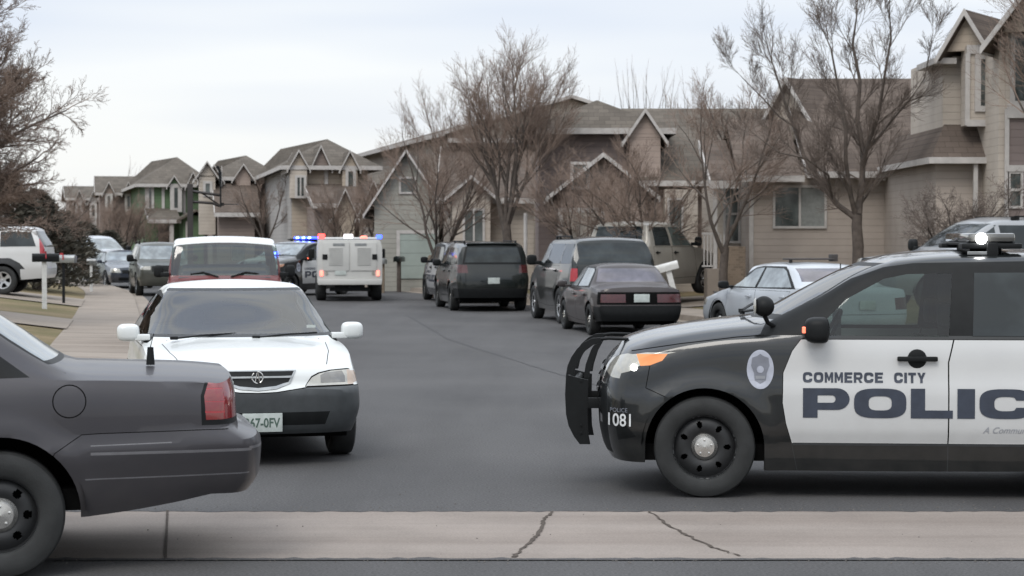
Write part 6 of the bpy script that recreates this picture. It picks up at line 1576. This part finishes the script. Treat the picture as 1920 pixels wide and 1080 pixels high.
simple_tree(88, 1800, 41.5, .3, 3.6, 'dark scrubby bare tree in front of the bay window house', 6, .22, .8, .075, par(levels=5, nb=[5,6,5,5,4], ang=42, len=.66, wob=.14, up=.0), Lk=.42, twig='twig_dark')
simple_tree(89, 1425, 58, .3, 7.0, 'bare tree beside the gable end of the beige house', 5, .3, .5, .11, par(levels=5, nb=[5,6,5,5,4], ang=30, len=.6), Lk=.40)
simple_tree(90, 2015, 42, .3, 9.0, 'bare tree whose branches hang in at the top right corner', 5, .3, .5, .13, par(levels=5, nb=[5,6,5,5,4], ang=30, len=.6), Lk=.42)
# upright pruned trees whose shoots show over the long roof
def shoots(seed, px, D, top, n, spread, label):
    t = TreeB(seed); r = t.r; H = Z(top, D)
    t.tube([Vector((0,0,-.2)), Vector((0,0,H*.45))], [.16, .13], 8, False)
    pr = par(levels=4, nb=[3,3,2], ang=14, len=.5, wob=.035, up=.10, twig=4, first=.35)
    for i in range(n):
        a = r.random()*6.28; u = (i-(n-1)/2)/max(1, n-1)*2
        t.grow(Vector((0,0,H*.4)), Vector((u*spread, math.sin(a)*spread*.6, 1)).normalized(), H*.37*r.uniform(.8, 1.05), .032, 2, pr)
    t.done(label, (W(px, D), D, 0), 'upright trees behind the long roof', twig='twig')
shoots(1, 1192, 80, 92, 8, .20, 'upright bare shoots above the roof just left of the small pointed gable')
shoots(2, 1110, 80, 125, 6, .22, 'sparse upright bare shoots left of the tallest roof shoots')
shoots(3, 1245, 82, 98, 5, .13, 'pair of thin upright shoots right of the small pointed gable')
shoots(4, 1300, 78, 108, 8, .26, 'upright bare shoots right of centre above the long roof')
shoots(5, 1060, 84, 170, 5, .25, 'short upright shoots above the left end of the long roof')
shoots(6, 1375, 76, 150, 8, .35, 'bushy upright shoots next to the beige house gable')
# the large tree leaning in from the left
def big_left():
    t = TreeB(7); D = 40.
    pr = par(levels=6, nb=[6,5,5,5,5,4], ang=33, len=.60, wob=.11, up=.02, first=.18, twig=3)
    B = Vector((-2.3, 0, 0)); t.tube([B+Vector((0,0,-.3)), B+Vector((0,0,1.4)), B+Vector((.1,0,2.0))], [.30,.26,.24], 10, False)
    for (ax, az, L) in ((1.0,.42,2.3),(1.0,.75,2.6),(.85,1.15,2.9),(.5,1.5,3.1),(.0,1.6,3.0),(.95,.12,2.0),(.75,.95,2.9),(1.0,.6,2.5),(1.0,.3,2.3),(.9,.9,3.0),(.85,1.35,3.7),(.6,1.8,3.7),(.95,1.1,3.5)):
        for k in (0, 1):
            t.grow(B+Vector((.05,0,1.6+.35*k)), Vector((ax, t.r.uniform(-.7,.7), az)).normalized(), L*t.r.uniform(.92,1.15), .10, 1, pr)
    return t.done('large dense bare tree leaning in from the left edge', (W(-25, D), D, .3), G)
big_left()
simple_tree(97, 30, 62.5, .3, 4.9, 'tangled brown bare tree under the large tree at the left edge', 6, .12, .9, .12, par(levels=5, nb=[5,6,6,5,4], ang=38, len=.66, wob=.08, up=.02), Lk=.46)
# dark evergreens
M['needle'] = rough_mat('dark_evergreen_needles', (.075,.070,.056), .35, 1.6, .9)
def evergreen(seed, px, D, zb, h, rad, label):
    r = random.Random(seed); root = thing('evergreen_tree', label, 'tree', (W(px, D), D, zb), 0, 'dark evergreens on the left')
    bm = new(); bm_tube(bm, [(0,0,-.2), (0,0,h*.5), (0,0,h*.95)], [.16,.1,.02], 8); mesh_obj('trunk', bm, M['bark'], root)
    V = []; F = []
    for i in range(5200):
        z_ = (r.random()**.85)*h; rr = rad*(1-(z_/h)**1.6)**.8*(.45+.55*r.random()**.5)*(1+.22*math.sin(z_*5+seed)*math.cos(r.random()*2)); a = r.random()*2*PI
        rr *= 1+.18*math.sin(a*3+z_*2+seed)
        c = Vector((rr*math.cos(a), rr*math.sin(a), z_+.1)); d = Vector((math.cos(a)+r.gauss(0,.5), math.sin(a)+r.gauss(0,.5), r.uniform(-.1,.9))).normalized(); u = d.cross(Vector((r.gauss(0,1), r.gauss(0,1), r.gauss(0,1)))).normalized()
        L = r.uniform(.12, .26); w_ = L*.22; k = len(V); V += [c-u*w_, c+u*w_, c+d*L]; F.append((k, k+1, k+2))
    pyd('crown', V, F, M['needle'], root); return root
evergreen(1, 70, 62, .3, 2.9, 1.5, 'dark evergreen tree behind the white utility at the left')
evergreen(2, 15, 60, .3, 3.3, 1.5, 'dark evergreen tree nearest the left edge')
evergreen(3, 120, 74, .3, 2.4, 1.3, 'lower dark evergreen beside the silver van')
evergreen(4, 160, 98, .3, 2.2, 1.4, 'small dark evergreen behind the pale sedan')
evergreen(5, 205, 100, .2, 1.9, 1.2, 'low dark evergreen shrub right of the silver van')
# ============================================================ mailboxes, hoop, clutter
def mailbox(px, py_base, D, zbase, label, post, box, top_py, w_=.17, lean=0, rz=0, post_w=.05, L=.5, flag=True, arm=False):
    root = thing('mailbox', label, 'mailbox', (W(px, D), D, zbase), rz, 'mailboxes on posts at the kerb'); H = Z(top_py, D)-zbase
    bm = new(); bm_box(bm, -post_w, post_w, -post_w, post_w, -.1, H-.18, .008)
    if arm: bm_box(bm, -.06, .40, -.04, .04, H-.26, H-.19, .005); bm_box(bm, -.01, .03, -.03, .03, H-.6, H-.2)
    mesh_obj('post', bm, M[post], root)
    bm = new(); pr = [(-w_/2,0),(-w_/2,.12)]+[(w_/2*math.cos(a), .12+.08*math.sin(a)) for a in [PI-PI*i/8 for i in range(1, 8)]]+[(w_/2,.12),(w_/2,0)]
    bm_prism(bm, [(a, b_+H-.2) for a, b_ in pr], 'x', -L*.45, L*.55, .004); b_ = mesh_obj('box', bm, M[box], root, 40)
    if flag:
        bm = new(); bm_box(bm, .02, .05, -w_/2-.02, -w_/2-.005, H-.12, H+.05); bm_box(bm, -.05, .05, -w_/2-.02, -w_/2-.005, H-.0, H+.05); mesh_obj('flag', bm, M['brightred'] if box != 'gap' else M['plastic'], b_)
    root.rotation_euler = (0, lean, rz); return root
mailbox(83, 585, 47.5, .30, 'black mailbox on a thick white post on the left lawn', 'wood_white', 'plastic', 475, .2, 0, R(15), .055, .62)
mailbox(119, 567, 52, .30, 'grey wire-armed mailbox on a thin black post on the left lawn', 'plastic', 'dullchrome', 478, .2, 0, R(-10), .03, .6, True)
mailbox(171, 540, 66, .2, 'small pale mailbox post at the end of the left lawn', 'wood_white', 'dullchrome', 485, .16, 0, 0, .04, .3, False)
mailbox(1272, 572, 50, .15, 'white mailbox on a leaning white post beside the old boxy sedan', 'wood_white', 'wood_white', 490, .24, R(15), R(180), .07, .60, False)
mailbox(718, 545, 70, .1, 'pale mailbox on a weathered post right of the service truck', 'wood_brown', 'dullchrome', 484, .2, 0, R(80), .05, .4, False)
mailbox(748, 530, 71, .1, 'dark green mailbox on a brown post in front of the grey-green garage', 'bark', 'green_black', 480, .24, 0, R(70), .06, .5, False)
mailbox(808, 530, 64, .1, 'brown mailbox post left of the parked utilities on the right kerb', 'wood_brown', 'wood_brown', 478, .14, 0, R(70), .07, .2, False)
# basketball hoop
D = 64.; hp = thing('basketball_hoop', 'dark basketball hoop on a pole with its backboard seen edge-on above the maroon utility', 'basketball hoop', (W(357, D), D, 0), R(8.3))
sz = D/F_PX; zz = lambda p: Z(p, D)
bm = new(); bm_box(bm, -.09, .09, -.09, .09, .1, zz(345), .01); mesh_obj('pole', bm, M['brownmetal'], hp)
bm = new(); bm_box(bm, -.45, .45, -.9, .5, .0, .16, .04); mesh_obj('base', bm, M['plastic'], hp, 40)
bx = (412-357)*sz
bm = new(); bm_tube(bm, [(0,0,zz(358)), (bx,0,zz(366))], .05, 6); bm_tube(bm, [(0,0,zz(378)), (bx*.75,0,zz(381)), (bx,0,zz(386))], .05, 6); bm_tube(bm, [(bx*.35,0,zz(360)), (bx,0,zz(385))], .03, 6); mesh_obj('arm', bm, M['brownmetal'], hp, 60)
bm = new(); bm_box(bm, bx, bx+.05, -.9, .9, zz(388), zz(344)); bm_prism(bm, [(bx-.02,zz(344)),(bx+.05,zz(344)),(bx+.05,zz(322)),(bx-.02,zz(313)),(bx-.10,zz(311)),(bx-.12,zz(314)),(bx-.05,zz(318))], 'y', -.5, .5); bb = mesh_obj('backboard', bm, M['plastic'], hp)
bm = new(); bm_box(bm, bx+.052, bx+.075, -.45, .45, zz(350), zz(312)); mesh_obj('backboard_edge', bm, M['white_trim'], hp)
bm = new(); pts = [(bx+.35+.23*math.cos(a), .23*math.sin(a), zz(383)) for a in [2*PI*i/16 for i in range(17)]]; bm_tube(bm, pts, .012, 5, False); bm_box(bm, bx+.05, bx+.13, -.06, .06, zz(386), zz(380)); mesh_obj('rim', bm, M['brownmetal'], hp)
# low garden wall and utility boxes by the beige house
D = 47.5
b_ = thing('utility_box', 'small green utility box on the lawn under the beige house', 'utility box', (W(1358, D), D, .25)); box_obj('cabinet', -.22, .22, -.2, .2, 0, .36, M['green_black'], b_, .02); box_obj('lid', -.24, .24, -.22, .22, .362, .40, M['green_black'], b_, .01)
D = 50.
b_ = thing('stair_wall', 'sloping brown stair wall at the foot of the beige house side wall', 'wall', (W(1710, D), D, 0))
bm = new(); bm_prism(bm, [(0,.3),(0,Z(420,D)),(.18,Z(418,D)),(1.1,Z(440,D)),(1.1,.3)], 'y', 0, .25); mesh_obj('side', bm, M['bark'], b_)
bm = new(); bm_prism(bm, [(-.04,Z(420,D)+.004),(.18,Z(418,D)+.004),(1.14,Z(440,D)+.004),(1.14,Z(440,D)+.07),(.18,Z(411,D)),(-.04,Z(413,D))], 'y', -.05, .3); mesh_obj('coping', bm, M['white_trim'], b_)
SKY_K = 11.0
SUN_E = 1.45
# ============================================================ world, sun, camera
w = bpy.data.worlds.new('World'); scene.world = w; w.use_nodes = True
nt = w.node_tree; bg = nt.nodes['Background']
SUN_EL, SUN_AZ = R(48), R(200)
sky = nt.nodes.new('ShaderNodeTexSky'); sky.sky_type = 'NISHITA'; sky.sun_disc = False
sky.sun_elevation = SUN_EL; sky.sun_rotation = SUN_AZ; sky.dust_density = 3.; sky.air_density = 1.2
tc = nt.nodes.new('ShaderNodeTexCoord'); sp = nt.nodes.new('ShaderNodeSeparateXYZ'); nt.links.new(tc.outputs['Generated'], sp.inputs[0])
mp = nt.nodes.new('ShaderNodeMapping'); mp.inputs['Scale'].default_value = (1.3, 1.3, 11); nt.links.new(tc.outputs['Generated'], mp.inputs[0])
nz = nt.nodes.new('ShaderNodeTexNoise'); nz.inputs['Scale'].default_value = 1.5; nz.inputs['Detail'].default_value = 3; nz.inputs['Roughness'].default_value = .45
nt.links.new(mp.outputs[0], nz.inputs['Vector'])
cr = nt.nodes.new('ShaderNodeValToRGB'); el = cr.color_ramp.elements     # cloud deck: brighter and warmer breaks between grey-blue bands
el[0].position = .36; el[0].color = (.67,.745,.885,1); el[1].position = .62; el[1].color = (.91,.94,.96,1)
nt.links.new(nz.outputs['Fac'], cr.inputs[0])
hz = nt.nodes.new('ShaderNodeMapRange'); hz.inputs[1].default_value = 0; hz.inputs[2].default_value = .085; hz.inputs[3].default_value = .9; hz.inputs[4].default_value = 0
nt.links.new(sp.outputs['Z'], hz.inputs[0])
mh = nt.nodes.new('ShaderNodeMix'); mh.data_type = 'RGBA'; mh.inputs[7].default_value = (.95,.945,.90,1)
nt.links.new(hz.outputs[0], mh.inputs[0]); nt.links.new(cr.outputs[0], mh.inputs[6])
# overcast: the zenith is brighter than the horizon
ov = nt.nodes.new('ShaderNodeMapRange'); ov.inputs[1].default_value = .12; ov.inputs[2].default_value = 1; ov.inputs[3].default_value = SKY_K; ov.inputs[4].default_value = SKY_K*2.15
nt.links.new(sp.outputs['Z'], ov.inputs[0])
vm = nt.nodes.new('ShaderNodeVectorMath'); vm.operation = 'SCALE'; nt.links.new(mh.outputs[2], vm.inputs[0]); nt.links.new(ov.outputs[0], vm.inputs['Scale'])
mx = nt.nodes.new('ShaderNodeMix'); mx.data_type = 'RGBA'; mx.inputs[0].default_value = .93
nt.links.new(sky.outputs[0], mx.inputs[6]); nt.links.new(vm.outputs[0], mx.inputs[7]); nt.links.new(mx.outputs[2], bg.inputs[0])
bg.inputs[1].default_value = .1
sl = bpy.data.lights.new('sun', 'SUN'); sl.energy = SUN_E; sl.angle = R(25); sl.color = (1., .955, .89)
so = bpy.data.objects.new('sun', sl); COL.objects.link(so)
d = Vector((math.sin(SUN_AZ)*math.cos(SUN_EL), math.cos(SUN_AZ)*math.cos(SUN_EL), math.sin(SUN_EL)))
so.rotation_euler = d.to_track_quat('Z', 'Y').to_euler()
cam = bpy.data.cameras.new('camera'); co = bpy.data.objects.new('camera', cam); COL.objects.link(co)
cam.sensor_width = 36; cam.lens = F_PX/1920*36; cam.clip_end = 2000; cam.clip_start = .5
co.location = (0, 0, CAM_H); co.rotation_euler = (R(90)-math.atan((540-HORIZ)/F_PX), 0, 0)
cam.dof.use_dof = True; cam.dof.focus_distance = 16; cam.dof.aperture_fstop = 5.0
scene.camera = co
scene.render.engine = 'CYCLES'
scene.render.resolution_x, scene.render.resolution_y = 1024, 576
vs_ = scene.view_settings; vs_.view_transform = 'Standard'; vs_.look = 'None'; vs_.gamma = 1; vs_.exposure = 0
scene.cycles.max_bounces = 8; scene.cycles.transparent_max_bounces = 16
